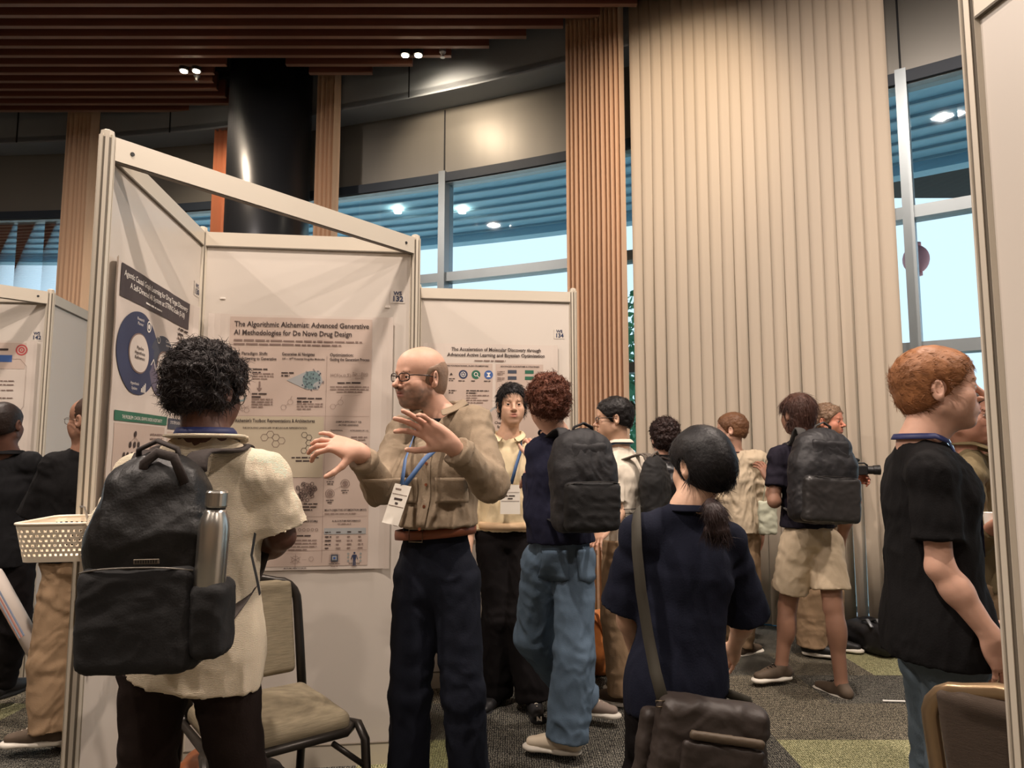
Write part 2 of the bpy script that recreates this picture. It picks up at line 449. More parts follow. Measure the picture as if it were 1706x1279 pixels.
# vertical blind ------------------------------------------------------
bl=thing('vertical_blind',(*arc(18.95,2.0),0),'tall cream vertical blind of many slightly open slats covering the window','blind')
bm_=M('blind_fabric',(200,186,168),.7,vary=.05,vscale=2,stretch=(5,5,.3),bump=.1,bscale=150)
nt=bm_.node_tree; b=nt.nodes['Principled BSDF']; b.inputs['Transmission Weight'].default_value=0
tl=nt.nodes.new('ShaderNodeBsdfTranslucent'); tl.inputs[0].default_value=(*lin((225,215,195)),1); mxs=nt.nodes.new('ShaderNodeMixShader'); mxs.inputs[0].default_value=.22
outn=[n for n in nt.nodes if n.type=='OUTPUT_MATERIAL'][0]
nt.links.new(b.outputs[0],mxs.inputs[1]); nt.links.new(tl.outputs[0],mxs.inputs[2]); nt.links.new(mxs.outputs[0],outn.inputs[0])
xa=ux(1055,18.95,3.5); xb=ux(1497,18.95,2.6); NS=21
aa=ang(18.95,xa); ab=ang(18.95,xb)
for i in range(NS):
    a=aa+(ab-aa)*(i+.5)/NS; p=onarc(18.95,a); t=np.array([-math.sin(a),math.cos(a)]); n_=np.array([math.cos(a),math.sin(a)])
    rot=math.radians(random.uniform(5,9)); step=abs(ab-aa)/NS*18.95
    hw=step*.57; gapk=.95 if i in(1,2,9,13,17) else .1
    dv=t*math.cos(rot)-n_*math.sin(rot); V=[];F=[]; sw=random.uniform(-.006,.006)
    zs=np.linspace(.05,5.9,9)
    for z in zs:
        bow=sw*math.sin(z*1.1); a2=rot+gapk*max(0,(4.2-z)/4.2); dv=t*math.cos(a2)-n_*math.sin(a2)
        tw=rot+random.uniform(-.02,.02); 
        for c in(-1,-.33,.33,1):
            cv=.002*(1-c*c); q=p+dv*hw*c+n_*(bow+cv); V.append((q[0],q[1],z))
    for k in range(8):
        for c in range(3): F.append((k*4+c,k*4+c+1,k*4+c+5,k*4+c+4))
    o=link_mesh('blind_slat',V,F,bm_,bl,smooth=True); sm=o.modifiers.new('thick','SOLIDIFY'); sm.thickness=.002
# ceiling lights --------------------------------------------------------
lampm=M('lamp_glow',(255,236,205),.5,emit=60); lampb=M('lamp_body',(30,30,32),.5)
for (u,v,lab) in((686,92,'twin round spotlight in the slats near the ceiling edge above the high window'),(316,134,'twin round spotlight in the slats left of the round column')):
    c=P(u,v,6.85 if u>600 else 7.15); c[2]=HC-.03
    d=(FPX/(c[1]));
    t=thing('twin_spotlight',c,lab,'ceiling light')
    for s_ in(-1,1):
        x=s_*.068
        b=MB(); b.lathe([(.05,.12),(.05,0),(.042,0),(.042,.01)],(c[0]+x,c[1],c[2]-.01),n=20); b.build('lamp_housing',lampb,t,smooth=False)
        b=MB(); b.lathe([(.036,0),(.036,.006)],(c[0]+x,c[1],c[2]-.018),n=20); b.build('lamp_disc',lampm,t)
    dsp=(.16,.0) if u>600 else (.0,.16)
    q=c+np.array([dsp[0]*2,dsp[1],-.0]); b=MB(); b.lathe([(.035,.05),(.035,.02),(.02,0),(.012,-.03),(.025,-.035)],q,n=16)
    tag(b.build('sprinkler_head',M('chrome_small',(180,180,182),.3,metal=.9),origin=q,smooth=False),'small metal sprinkler head beside the '+('right-hand' if u>600 else 'left-hand')+' twin ceiling spotlight','sprinkler')
def light(kind,loc,energy,col,size=.5,rot=None,spot=None,blend=.6):
    ld=bpy.data.lights.new('light',kind); ld.energy=energy; ld.color=col
    if kind=='AREA': ld.size=size
    else: ld.shadow_soft_size=size
    if spot: ld.spot_size=math.radians(spot); ld.spot_blend=blend
    o=bpy.data.objects.new('ceiling_lamp_light',ld); COL.objects.link(o); o.location=loc
    if rot: o.rotation_euler=rot
    return o
def aim(o,t):
    d=Vector(t)-o.location; o.rotation_euler=d.to_track_quat('-Z','Y').to_euler()
WARM=(1,.78,.56)
# ---------------------------------------------------------------- outside
sof=M('canopy_soffit',(170,214,236),.6,vary=.06,vscale=1.5,stretch=(.3,7,7),bump=.2,bscale=12)
s=MB(); arcband(s,RG+.25,RG+2.75,4.72,4.95,A0,A1,60); arcband(s,RG+2.6,RG+2.8,4.60,4.95,A0,A1,60)
for R in np.arange(RG+.4,RG+2.6,.3): arcband(s,R,R+.03,4.69,4.73,A0,A1,60,1)
tag(s.build('entrance_canopy',[sof,M('canopy_joint',(150,180,195),.6)]),'blue-grey slatted canopy outside above the windows','canopy',kind='structure')
for u,v,la in((663,340,'small glowing disc standing in for a spotlight reflection, left of the window mullion'),(770,348,'small glowing disc standing in for a spotlight reflection, right of the window mullion')):
    c=P(u,v,9.2); c[2]=4.66; b=MB(); b.lathe([(.05,.03),(.05,0)],c,n=16); tag(b.build('spot_reflection_disc',lampm,origin=c),la,'reflection disc','spotlight reflection discs')  # glowing discs added for the indoor spotlights' reflections in the glass
leafm=M('leaf_green',(110,175,135),.6,vary=.4,vscale=2); barkm=M('bark',(90,75,60),.9)
def tree(x,y,h,r,label,seed):
    rn=np.random.RandomState(seed); t=thing('garden_tree',(x,y,0),label,'tree')
    b=MB(); b.tube([(x,y,-.1),(x+.05,y,h*.35),(x,y+.05,h*.75)],[.09,.07,.03]); 
    for k in range(5):
        an=k*1.3; b.tube([(x,y,h*(.3+.07*k)),(x+math.cos(an)*r*.7,y+math.sin(an)*r*.7,h*(.55+.07*k))],[.04,.015],n=5)
    b.build('trunk',barkm,t)
    n=1500; c=rn.normal(size=(n,3)); c/=np.linalg.norm(c,axis=1)[:,None]; c*=(rn.rand(n,1)**.4)*np.array([r,r,h*.38])*(1+.3*rn.rand(n,1)); c+=np.array([x,y,h*.62])
    a=rn.normal(size=(n,3)); a/=np.linalg.norm(a,axis=1)[:,None]; d=np.cross(a,rn.normal(size=(n,3))); d/=np.linalg.norm(d,axis=1)[:,None]
    V=np.stack([c-a*.11,c-d*.05,c+a*.11,c+d*.05],1).reshape(-1,3); F=np.arange(n*4).reshape(-1,4)
    link_mesh('foliage',V,F,leafm,t,smooth=False)
tree(2.15,12.0,4.1,1.0,'leafy green tree outside, seen in the gap left of the blind',1)
tree(4.6,13.5,4.0,1.3,'leafy green tree outside, seen through the slits of the blind',2)
tree(8.6,11.5,1.8,.9,'low green bush outside the right-hand window',3)
c=P(1526,432,9.0); b=MB(); b.sphere(c,(.16,.16,.19),n=20); b.lathe([(.07,.0),(.07,.04)],c+np.array([0,0,.18]),n=16); b.lathe([(.07,.0),(.07,.04)],c-np.array([0,0,.22]),n=16)  # red ball added outside to imitate a fuzzy pink reflection in the glass
lt=thing('reflection_ball',c,'pale red ball hung outside to stand in for a pink reflection in the right-hand window','reflection_ball')
b.build('reflection_ball_body',M('reflection_ball_red',(240,160,165),.6),lt,smooth=True)
b=MB(); b.tube([c+np.array([0,0,.2]),(c[0],c[1],4.7)],.008,n=5); b.build('cord',M('cord_grey',(90,90,90)),lt)
g=MB(); g.box((0,30,-.15),(60,50,.05)); structure(g.build('ground_outside',M('paving_outside',(205,208,200),.9,vary=.2,vscale=.8)))
# ================================================================= exhibition booths
sheet=M('panel_laminate',(206,198,188),.38,vary=.03,vscale=1.5,spec=.45)
rail=M('panel_aluminium',(205,196,180),.42,metal=.15,vary=.05,vscale=3)
groove=M('rail_groove',(104,96,84),.6)
ink=M('ink_black',(58,46,44),.8,vary=.05)
E13=np.array([*E1,0]); E23=np.array([*E2,0]); UZ=np.array([0,0,1.])
O3=np.array([-1.467,3.216,0]); R3=O3+E13; N3=O3-E23
HP=2.45
def post(p,parent,name='post',rot=0):
    b=MB(); p=np.array(p); r=.022
    # octagonal system post with grooves
    b.lathe([(.021,0),(.021,HP+.015),(.012,HP+.02)],p,n=8)
    for k in range(8):
        a=PI/4*k+PI/8+math.radians(7); d=np.array([math.cos(a),math.sin(a),0]); t=np.array([-d[1],d[0],0])
        b.box(p+d*.0215+UZ*HP/2,(.0035,.0055,HP/2),[d,t,UZ]); 
    for k in range(8):
        a=PI/4*k+math.radians(7); d=np.array([math.cos(a),math.sin(a),0]); t=np.array([-d[1],d[0],0])
        b.box(p+d*.0205+UZ*HP/2,(.002,.003,HP/2-.01),[d,t,UZ],1)
    b.lathe([(.03,0),(.03,.012)],p,n=12)
    b.build(name,[rail,groove],parent)
def panel(a,d,L,label,posts=(0,1),cat='partition panel',low=True):
    """one wall module: sheet between rails; a=start post, d=direction"""
    a=np.array(a,float); n=np.array([-d[1],d[0],0]); m=a+d*L/2; t=thing('partition_panel',m,label,cat,None)
    ax=[d,n,UZ]
    b=MB(); b.box(m+UZ*(HP/2),(L/2-.02,.004,HP/2-.05),ax); b.build('panel_sheet',sheet,t)
    b=MB(); b.box(m+UZ*(HP-.04),(L/2-.02,.014,.033),ax); b.box(m+UZ*(HP-.075),(L/2-.02,.0145,.003),ax,1); b.build('top_rail',[rail,groove],t)
    b=MB(); b.box(m+UZ*.045,(L/2-.02,.014,.045),ax); b.box(m+UZ*.092,(L/2-.02,.0145,.003),ax,1); b.build('bottom_rail',[rail,groove],t)
    if 0 in posts: post(a,t)
    if 1 in posts: post(a+d*L,t)
    return t
pA=panel(N3,E23,1.0,'tall white partition at left carrying the poster with dark header and blue circles',(0,1))
pB=panel(O3,E13,1.0,'white partition behind the speaking man, carrying the molecule poster and number 132',(1,))
pE=panel(R3,E23,1.0,'edge-on white partition between booths 132 and 134',())
pC=panel(R3+E23,E13,1.0,'smaller white partition behind the man in the cream sweater, number 134',(0,1))
Q3=np.array([-3.02,4.48,0])
pQ=panel(Q3,-E13,1.0,'far left white partition with number 142 and a pale poster',(0,1))
pD=panel(Q3,nrm(np.array([-.2,.98,0])),1.0,'blue-lit partition running back from the number 142 booth',(1,))
pR=panel(np.array([1.052,1.50,0]),-E23,1.0,'near white partition filling the right edge of the view',(0,1))
# diagonal brace beams
def beam(a,b,label):
    a=np.array(a,float); b_=np.array(b,float); d=nrm(b_-a); n=np.array([-d[1],d[0],0]); m=(a+b_)/2; L=np.linalg.norm(b_-a)
    t=thing('brace_beam',m+UZ*(HP-.05),label,'beam'); g=MB(); g.box(m+UZ*(HP-.04),(L/2-.02,.014,.040),[d,n,UZ]); g.box(m+UZ*(HP-.081),(L/2-.02,.010,.003),[d,n,UZ],1); g.build('beam_body',[rail,groove],t)
    for s_ in(-1,1):
        g=MB(); g.lathe([(.007,0),(.007,.003)],m+d*s_*(L/2-.075)+UZ*(HP-.04)-n*.0165*(1 if n[1]>0 else -1),ax=n,n=10); g.build('bolt_hole',M('bolt_dark',(20,18,18),.5),t)
beam(N3,R3,'pale diagonal beam bridging the tops of the tall left partition and partition 132')
beam(Q3,Q3-E13-E23*.9+0*UZ,'pale beam across the top of the number 142 booth at far left')
# ---- flat printed things ------------------------------------------
def text_geo(s,size,bold=0.0,align='LEFT',sx=1.0):
    cu=bpy.data.curves.new('t','FONT'); cu.body=s; cu.size=size; cu.align_x=align; cu.resolution_u=2; cu.offset=bold*size
    o=bpy.data.objects.new('t',cu); me=bpy.data.meshes.new_from_object(o)
    V=[(v.co.x*sx,v.co.y) for v in me.vertices]; F=[tuple(p.vertices) for p in me.polygons]
    bpy.data.objects.remove(o); bpy.data.curves.remove(cu); bpy.data.meshes.remove(me); return V,F
class Flat:
    def __init__(s,mats): s.it=[]; s.mats=list(mats)
    def mi(s,m):
        if m not in s.mats: s.mats.append(m)
        return s.mats.index(m)
    def poly(s,V,F,m,layer=1): s.it.append((V,F,s.mi(m),layer)); return s
    def rect(s,x0,y0,x1,y1,m,layer=1,step=.03):
        nx=max(1,int(abs(x1-x0)/step)); ny=max(1,int(abs(y1-y0)/step)); V=[(x0+(x1-x0)*i/nx,y0+(y1-y0)*j/ny) for j in range(ny+1) for i in range(nx+1)]
        return s.poly(V,[(j*(nx+1)+i,j*(nx+1)+i+1,(j+1)*(nx+1)+i+1,(j+1)*(nx+1)+i) for j in range(ny) for i in range(nx)],m,layer)
    def text(s,x,y,t,size,m,layer=3,bold=.0,align='LEFT',width=None):
        V,F=text_geo(t,size,bold,align); 
        if width:
            w=max(a for a,_ in V)-min(a for a,_ in V); k=width/w
        else: k=1
        return s.poly([(x+a*k,y+b) for a,b in V],F,m,layer)
    def disc(s,x,y,r,m,layer=2,r0=0,ry=None,n=40,a0=0,a1=2*PI):
        ry=ry or r; V=[];F=[]; K=3 if r>.05 else 1; q=r0/r
        for k in range(K+1):
            for i in range(n+1):
                a=a0+(a1-a0)*i/n; f=q+(1-q)*k/K; V.append((x+r*f*math.cos(a),y+ry*f*math.sin(a)))
        for k in range(K):
            for i in range(n): F.append((k*(n+1)+i,(k+1)*(n+1)+i,(k+1)*(n+1)+i+1,k*(n+1)+i+1))
        return s.poly(V,F,m,layer)
    def line(s,x0,y0,x1,y1,w,m,layer=3):
        d=np.array([x1-x0,y1-y0]); L=np.hypot(*d); 
        if L<1e-6: return s
        n=np.array([-d[1],d[0]])/L*w/2; a=np.array([x0,y0]); b=np.array([x1,y1])
        return s.poly([tuple(a-n),tuple(b-n),tuple(b+n),tuple(a+n)],[(0,1,2,3)],m,layer)
    def para(s,x,y,w,n,h,m,rn,center=False,gap=1.7,fill=.95):
        for i in range(n):
            ww=w*(fill if i<n-1 else rn.uniform(.4,.8)); xx=x+(w-ww)/2 if center else x; end=xx+ww
            while xx<end:
                l=min(rn.uniform(1.2,5)*h,end-xx); s.rect(xx,y-i*h*gap,xx+l,y-i*h*gap+h*rn.uniform(.55,.75),m,3,1); xx+=l+h*.5
        return s
    def hexring(s,x,y,r,m,w=.0012,rot=0):
        p=[(x+r*math.cos(rot+PI/3*k),y+r*math.sin(rot+PI/3*k)) for k in range(6)]
        for k in range(6): s.line(*p[k],*p[(k+1)%6],w,m)
        return s
    def build(s,name,fn,parent=None,origin=None):
        V=[];F=[];mi=[]
        for (v,f,m,l) in s.it:
            o=len(V); V.extend(fn(a,b,l*.0006) for a,b in v); F.extend(tuple(i+o for i in q) for q in f); mi.extend([m]*len(f))
        return link_mesh(name,V,F,s.mats,parent,mi,False,origin=origin)
def onpanel(o,d,n,wave=.002,seed=0,x0=0,x1=1,curl=.02):
    def fn(x,y,z):
        e=wave*(math.sin(x*23+y*5+seed)+.6*math.sin(y*31-x*9+seed*2)+.5*math.sin(x*51+seed))
        ed=min(abs(x-x0),abs(x-x1)); c=curl*max(0,1-ed/.05)**2
        return tuple(o+d*x+UZ*y+n*(.008+z*2.2+.0045+e*.45+c))
    return fn
paper=M('poster_paper',(205,194,184),.6,vary=.03,vscale=3,spec=.3); pprint=M('poster_print_ground',(190,172,160),.6,vary=.04,vscale=2,spec=.3)
pgrn=M('poster_green_ground',(184,172,150),.6,vary=.05,vscale=3)
ing=M('ink_grey',(128,108,100),.8); inb=M('ink_navy',(44,54,84),.6); inb2=M('ink_blue',(60,92,150),.6); ingr=M('ink_green',(38,98,76),.6)
inlg=M('ink_slate',(62,68,82),.6); inpu=M('ink_mauve',(96,90,108),.6); inw=M('ink_white',(228,222,214),.6); inteal=M('ink_teal',(110,132,134),.7); inlb=M('ink_pale_blue',(158,160,160),.7)
inbr=M('ink_charcoal',(58,50,54),.6); inred=M('ink_red',(176,70,72),.6)
rn=random.Random(5)
# --- poster B (132)
f=Flat([paper]); f.rect(.05,.868,.90,2.052,paper,0,.025)
f.rect(.145,.885,.800,2.04,pprint,1)
f.text(.165,1.995,'The Algorithmic Alchemist: Advanced Generative',.034,ink,bold=.018,width=.62)
f.text(.165,1.955,'AI Methodologies for De Novo Drug Design',.034,ink,bold=.018,width=.54)
f.para(.165,1.925,.62,2,.011,ing,rn,gap=1.6)
cols=[(.165,.195),(.385,.195),(.605,.185)]
f.text(.165,1.860,'The Paradigm Shift:',.020,ink,bold=.02); f.text(.165,1.836,'From Screening to Generative',.020,ink,bold=.02,width=.195)
f.text(.385,1.860,'Generative AI Navigates',.020,ink,bold=.02,width=.15); f.text(.385,1.840,'10²³ – 10⁶⁰ Potential Drug-like Molecules',.013,ink,bold=.02,width=.195)
f.text(.605,1.860,'Optimization:',.020,ink,bold=.02); f.text(.605,1.838,'Guiding the Generation Process',.020,ink,bold=.02,width=.185)
# funnel
f.poly([(.175,1.80),(.235,1.80),(.212,1.765),(.212,1.735),(.200,1.73),(.200,1.765)],[(0,1,2,3,4,5)][:1],inteal,2)
for k in range(16): f.disc(.175+rn.random()*.06,1.80+rn.random()*.022,.003,ing,3,n=8)
for (yy,n_) in((1.79,2),(1.77,3),(1.675,2),(1.65,4)):
    f.para(.255,yy,.10 if n_>2 else .07,n_,.009 if n_==2 else .007,ink if n_==2 else ing,rn)
f.line(.288,1.735,.288,1.70,.008,ing); f.poly([(.276,1.705),(.300,1.705),(.288,1.69)],[(0,1,2)],ing,3)
f.disc(.21,1.66,.02,inteal,2,r0=.012,n=20); f.hexring(.215,1.61,.014,ing); f.hexring(.235,1.60,.012,ing); f.line(.19,1.60,.245,1.62,.0015,ing)
# cone cloud
f.para(.385,1.775,.06,2,.008,ink,rn)
f.poly([(.41,1.742),(.50,1.785),(.56,1.79),(.575,1.74),(.555,1.70),(.50,1.70)],[(0,1,2,3,4,5)],inlb,2); f.disc(.525,1.745,.042,inteal,2,n=30)
for k in range(46):
    a=rn.random()*6.28; r=rn.random()**.5*.052; f.disc(.528+r*math.cos(a),1.745+r*math.sin(a),.0035,inlg if k%3 else inteal,3,r0=.002 if k%2 else 0,n=9)
for (x,y) in((.40,1.615),(.43,1.64),(.625,1.62),(.66,1.64)): f.hexring(x,y,.013,ing)
f.line(.41,1.622,.42,1.632,.0015,ing); f.line(.43,1.653,.437,1.668,.0015,ing); f.line(.637,1.625,.65,1.633,.0015,ing); f.line(.66,1.653,.665,1.668,.0015,ing)
f.para(.46,1.655,.12,2,.009,ink,rn); f.para(.46,1.63,.125,3,.007,ing,rn)
# formula
f.text(.61,1.762,'HCF(x,α,Σ)  =',.020,ing); f.text(.712,1.772,'Σ(x – β(x))',.016,ing); f.line(.71,1.767,.785,1.767,.0015,ing); f.text(.725,1.751,'α(x·β)',.015,ing)
f.para(.62,1.73,.155,1,.010,ink,rn,center=True,fill=1); f.para(.605,1.712,.19,3,.007,ing,rn,center=True)
for y in(1.575,): f.line(.15,y,.795,y,.001,ing)
f.rect(.147,1.29,.585,1.572,pgrn,2); f.line(.592,.9,.592,1.86,.001,ing)
f.text(.185,1.545,"Alchemist's Toolbox: Representations & Architectures",.022,ink,bold=.02,width=.36,layer=4)
f.text(.22,1.515,'THE EVOLVING LANDSCAPE OF MOLECULAR REPRESENTATION',.011,ink,bold=.02,width=.29,layer=4)
def mol(x,y,s_,n,m,seed):
    r=random.Random(seed); pts=[(x,y)]
    for k in range(n):
        a=r.choice([0,1,2,3,4,5])*PI/3+PI/6; q=r.choice(pts); pts.append((q[0]+s_*1.74*math.cos(a),q[1]+s_*1.74*math.sin(a))) 
    for q in pts:
        if math.hypot(q[0]-x,q[1]-y)<s_*4.2: f.hexring(q[0],q[1],s_,m,.0018,0)
f.text(.185,1.455,'SEQUENCES',.011,ink,bold=.02,layer=4); f.para(.16,1.437,.12,1,.006,ing,rn,fill=1)
mol(.37,1.445,.017,5,ing,3); mol(.52,1.45,.014,8,ink,5)
f.para(.16,1.375,.09,1,.008,ink,rn); f.para(.35,1.375,.03,2,.008,ink,rn); f.para(.44,1.378,.13,2,.009,ink,rn,center=True)
f.para(.31,1.30,.17,1,.010,ink,rn,fill=1); f.para(.34,1.285,.10,1,.006,ing,rn,fill=1)
mol(.37,1.235,.013,6,ing,9)
for k in range(60):
    a=rn.random()*6.28; r=rn.random()**.5*.044; f.hexring(.515+r*math.cos(a),1.225+r*math.sin(a),.008,ink if k%2 else ing,.0022,rn.random())
f.para(.46,1.165,.11,3,.008,ink,rn,center=True)
f.text(.70,1.545,'SAMPLE EFFICIENCY VIA',.011,ink,bold=.02,align='CENTER'); f.text(.70,1.53,'ACTIVE LEARNING',.011,ink,bold=.02,align='CENTER')
f.text(.645,1.505,'TRADITIONAL',.009,ink,bold=.02,align='CENTER'); f.text(.75,1.505,'ACTIVE LEARNING (BO + AL)',.009,ink,bold=.02,align='CENTER',width=.085)
f.para(.61,1.475,.075,2,.007,ing,rn,center=True); f.para(.71,1.475,.08,2,.007,ing,rn,center=True); f.line(.645,1.455,.645,1.43,.002,ing)
f.line(.625,1.42,.645,1.43,.0015,ing); f.line(.665,1.42,.645,1.43,.0015,ing)
f.text(.695,1.445,'VS',.01,ing); f.hexring(.725,1.435,.012,ing); f.text(.742,1.43,'=',.014,ing); f.rect(.76,1.423,.785,1.447,ing,3,1)
for y in(1.39,1.37,1.35): f.para(.72,y,.08,1,.007,ing,rn)
for (x,y) in((.622,1.30),(.69,1.26),(.622,1.215)):
    f.disc(x,y,.021,ing,3,r0=.0185,n=24); f.disc(x,y,.013,ing,3,r0=.009,n=20); f.disc(x,y,.006,ing,3,n=12)
    f.para(x-.018,y-.033,.036,2,.006,ink,rn,center=True)
f.line(.64,1.23,.675,1.25,.001,ing)
f.text(.60,1.135,'MULTI-OBJECTIVE OPTIMIZATION (MOO)',.012,ink,bold=.02,width=.19); f.para(.60,1.12,.19,1,.006,ing,rn,fill=1)
f.line(.15,1.11,.795,1.11,.001,ing)
f.text(.36,1.085,'CHEMICAL LANGUAGE MODELS (CLMs)',.012,ink,bold=.02,width=.21)
f.disc(.46,1.05,.013,ink,3,r0=.009,n=20); f.disc(.46,1.05,.006,ing,3,n=10)
for k in range(5): f.disc(.49+k*.019,1.05,.007,ing,3,r0=.005,n=14)
f.para(.44,1.02,.13,1,.008,ink,rn); f.para(.44,1.0,.135,4,.007,ing,rn,gap=2)
f.text(.70,1.085,'AI ALGORITHM PERFORMANCE',.011,ink,bold=.02,align='CENTER',width=.13); f.para(.66,1.073,.08,1,.006,ing,rn)
f.rect(.60,1.028,.79,1.056,inlb,2)
for r_ in range(5):
    for c_ in range(4): f.para(.605+c_*.05,1.035-r_*.017-(.004 if r_ else 0),.03 if c_ else .038,1,.008,ink if (r_==0 or c_==0) else ing,rn,fill=.9)
f.line(.15,.955,.795,.955,.001,ing)
f.hexring(.475,.915+.0,.018,ing); 
for k in range(6):
    a=k*PI/3+.5; f.line(.475,.915,.475+.026*math.cos(a),.915+.026*math.sin(a),.0018,ing)
f.line(.475,.897,.475,.88,.0015,ing); f.line(.505,.915,.525,.915,.001,ing); f.hexring(.545,.918,.011,ing)
f.rect(.634,.904,.666,.936,inlg,3,1); f.rect(.640,.910,.660,.930,inlb,4,1); f.rect(.645,.915,.655,.925,inb2,5,1)
for k in range(6):
    for sg in(-1,1):
        q=.636+k*.0056; f.line(q,.92+sg*.016,q,.92+sg*.024,.0015,ing); f.line(.65+sg*.016,.906+k*.0056,.65+sg*.024,.906+k*.0056,.0015,ing)
hx,hy=.740,.92
f.disc(hx,hy+.022,.0045,inb,3,n=12); f.poly([(hx-.009,hy+.014),(hx+.009,hy+.014),(hx+.006,hy-.006),(hx-.006,hy-.006)],[(0,1,2,3)],inb,3)
for sg in(-1,1):
    f.line(hx+sg*.009,hy+.012,hx+sg*.015,hy-.008,.003,inb); f.line(hx+sg*.003,hy-.004,hx+sg*.004,hy-.036,.005,inb)
    for k in range(3): f.disc(hx+sg*.028,hy+.018-k*.016,.0045,inteal,3,r0=.002,n=10)
f.text(.65,.892,'QUANTUM COMPUTING',.008,ink,bold=.02,align='CENTER',width=.05); f.text(.74,.892,'DIGITAL TWINS',.008,ink,bold=.02,align='CENTER',width=.05)
f.para(.62,.881,.06,1,.005,ing,rn,center=True); f.para(.715,.881,.05,1,.005,ing,rn,center=True)
f.text(.475,.874,'MULTI-OMIC PREDICTION MODEL',.009,ink,bold=.02,align='CENTER',width=.1)
fnB=onpanel(O3,E13,-E23,seed=1,x0=.05,x1=.90,curl=.012); oB=O3+E13*.47+UZ*1.46-E23*.01
tag(f.build('research_poster',fnB,origin=oB),'large beige poster titled The Algorithmic Alchemist, behind the speaking man','poster')
# --- poster A
f=Flat([paper]); f.rect(.05,.868,.895,2.062,paper,0,.025)
f.rect(.128,1.942,.815,2.058,inbr,2)
f.text(.15,2.018,'Agentic Causal Graph Learning for Drug Target Discovery:',.030,inw,bold=.01,width=.64,layer=3)
f.text(.20,1.984,'A Self-Directed AI System at STRING Scale (5-10)',.030,inw,bold=.01,width=.56,layer=3); f.para(.34,1.958,.27,1,.010,inw,rn,fill=1)
f.disc(.306,1.765,.186,inb,2,ry=.152,n=60); f.disc(.540,1.745,.135,inlg,2,ry=.122,n=60,a0=0,a1=PI); f.disc(.540,1.745,.135,inpu,2,ry=.122,n=60,a0=PI,a1=2*PI)
f.disc(.306,1.765,.09,ing,3,ry=.074,n=50); f.disc(.306,1.765,.084,paper,4,ry=.069,n=50)
f.disc(.545,1.745,.067,ing,3,ry=.062,n=50); f.disc(.545,1.745,.061,paper,4,ry=.056,n=50)
for i,t in enumerate(('Pipeline','Hypotheses','Refinement')): f.text(.306,1.778-i*.018,t,.018,ink,bold=.01,align='CENTER',layer=5); f.text(.545,1.76-i*.018,('Autonomous','Testing','Policy')[i],.016,ink,bold=.01,align='CENTER',layer=5)
f.text(.30,1.885,'Research',.016,inw,align='CENTER'); f.text(.30,1.868,'Planner',.016,inw,align='CENTER'); f.disc(.385,1.878,.022,inw,3,r0=.016,n=20); f.disc(.385,1.878,.010,inw,3,n=12)
f.text(.59,1.845,'Confidence',.015,inw,align='CENTER'); f.text(.59,1.83,'assessment',.014,inw,align='CENTER'); f.text(.28,1.648,'Hypothesis',.015,inw,align='CENTER'); f.text(.28,1.63,'Update',.015,inw,align='CENTER')
f.hexring(.49,1.845,.014,inw,.003)
for k in range(4): f.rect(.335+k*.012,1.625,.343+k*.012,1.640+k*.007,inw,3,1)
f.line(.41,1.735,.435,1.76,.004,inw,5); f.line(.435,1.76,.462,1.72,.004,inw,5); f.line(.462,1.72,.485,1.745,.004,inw,5)
f.rect(.49,1.655,.515,1.67,inw,4,1); f.rect(.615,1.74,.64,1.755,inw,4,1)
f.para(.70,1.925,.12,2,.013,ink,rn); f.para(.69,1.885,.14,12,.011,ing,rn,gap=1.9); f.para(.69,1.64,.13,5,.011,ink,rn,gap=1.8)
f.rect(.132,1.513,.615,1.548,ingr,2); f.text(.19,1.522,'THE PROBLEM: CAUSAL GRAPHS UNDER UNCERTAINTY',.018,inw,width=.37,layer=3)
f.rect(.63,1.50,.84,1.545,inlg,2); f.text(.65,1.522,'SYSTEM OVERVIEW',.018,inw,width=.16,layer=3)
for r_,n_ in enumerate((1,3,6,8,6)):
    for k in range(n_): f.disc(.31+(k-(n_-1)/2)*.034,1.47-r_*.038,.010,ink,3,n=10,ry=.012)
for k in(-1,0,1): f.line(.31,1.46,.31+k*.034,1.44,.002,ing)
f.rect(.135,.90,.60,1.505,pprint,1); f.rect(.63,.90,.83,1.49,pprint,1)
f.para(.45,1.47,.13,6,.010,ing,rn); f.para(.16,1.24,.4,8,.010,ing,rn)
fnA=onpanel(N3,E23,E13,seed=4,wave=.003,x0=.05,x1=.895,curl=.022); oA=N3+E23*.47+UZ*1.46+E13*.01
tag(f.build('research_poster',fnA,origin=oA),'poster with a dark title band and overlapping navy and mauve circles on the left partition','poster')
# --- poster C (134)
f=Flat([paper]); f.rect(.04,.87,.893,2.09,paper,0,.025)
f.text(.50,2.045,'The Acceleration of Molecular Discovery through',.031,ink,bold=.02,align='CENTER',width=.57); f.text(.50,2.01,'Advanced Active Learning and Bayesian Optimization',.031,ink,bold=.02,align='CENTER',width=.62)
f.para(.36,1.98,.28,1,.012,ing,rn,fill=1)
f.rect(.16,1.10,.475,1.965,pprint,1); f.rect(.495,1.10,.80,1.965,pprint,1)
f.text(.315,1.945,'THE FOUNDATIONAL AL/BO FRAMEWORK',.013,ink,bold=.02,align='CENTER',width=.27); f.text(.65,1.945,'ADVANCED ALGORITHMS & STRATEGIES',.013,ink,bold=.02,align='CENTER',width=.25)
for x,m in((.29,inb),(.37,ingr),(.45,inb2)):
    f.disc(x,1.895,.028,m,2,n=30); f.para(x-.03,1.852,.06,1,.008,ink,rn,fill=1)
f.disc(.29,1.895,.017,inw,3,r0=.014,n=20); f.disc(.37,1.897,.013,inw,3,r0=.009,n=20); f.line(.378,1.888,.39,1.876,.004,inw)
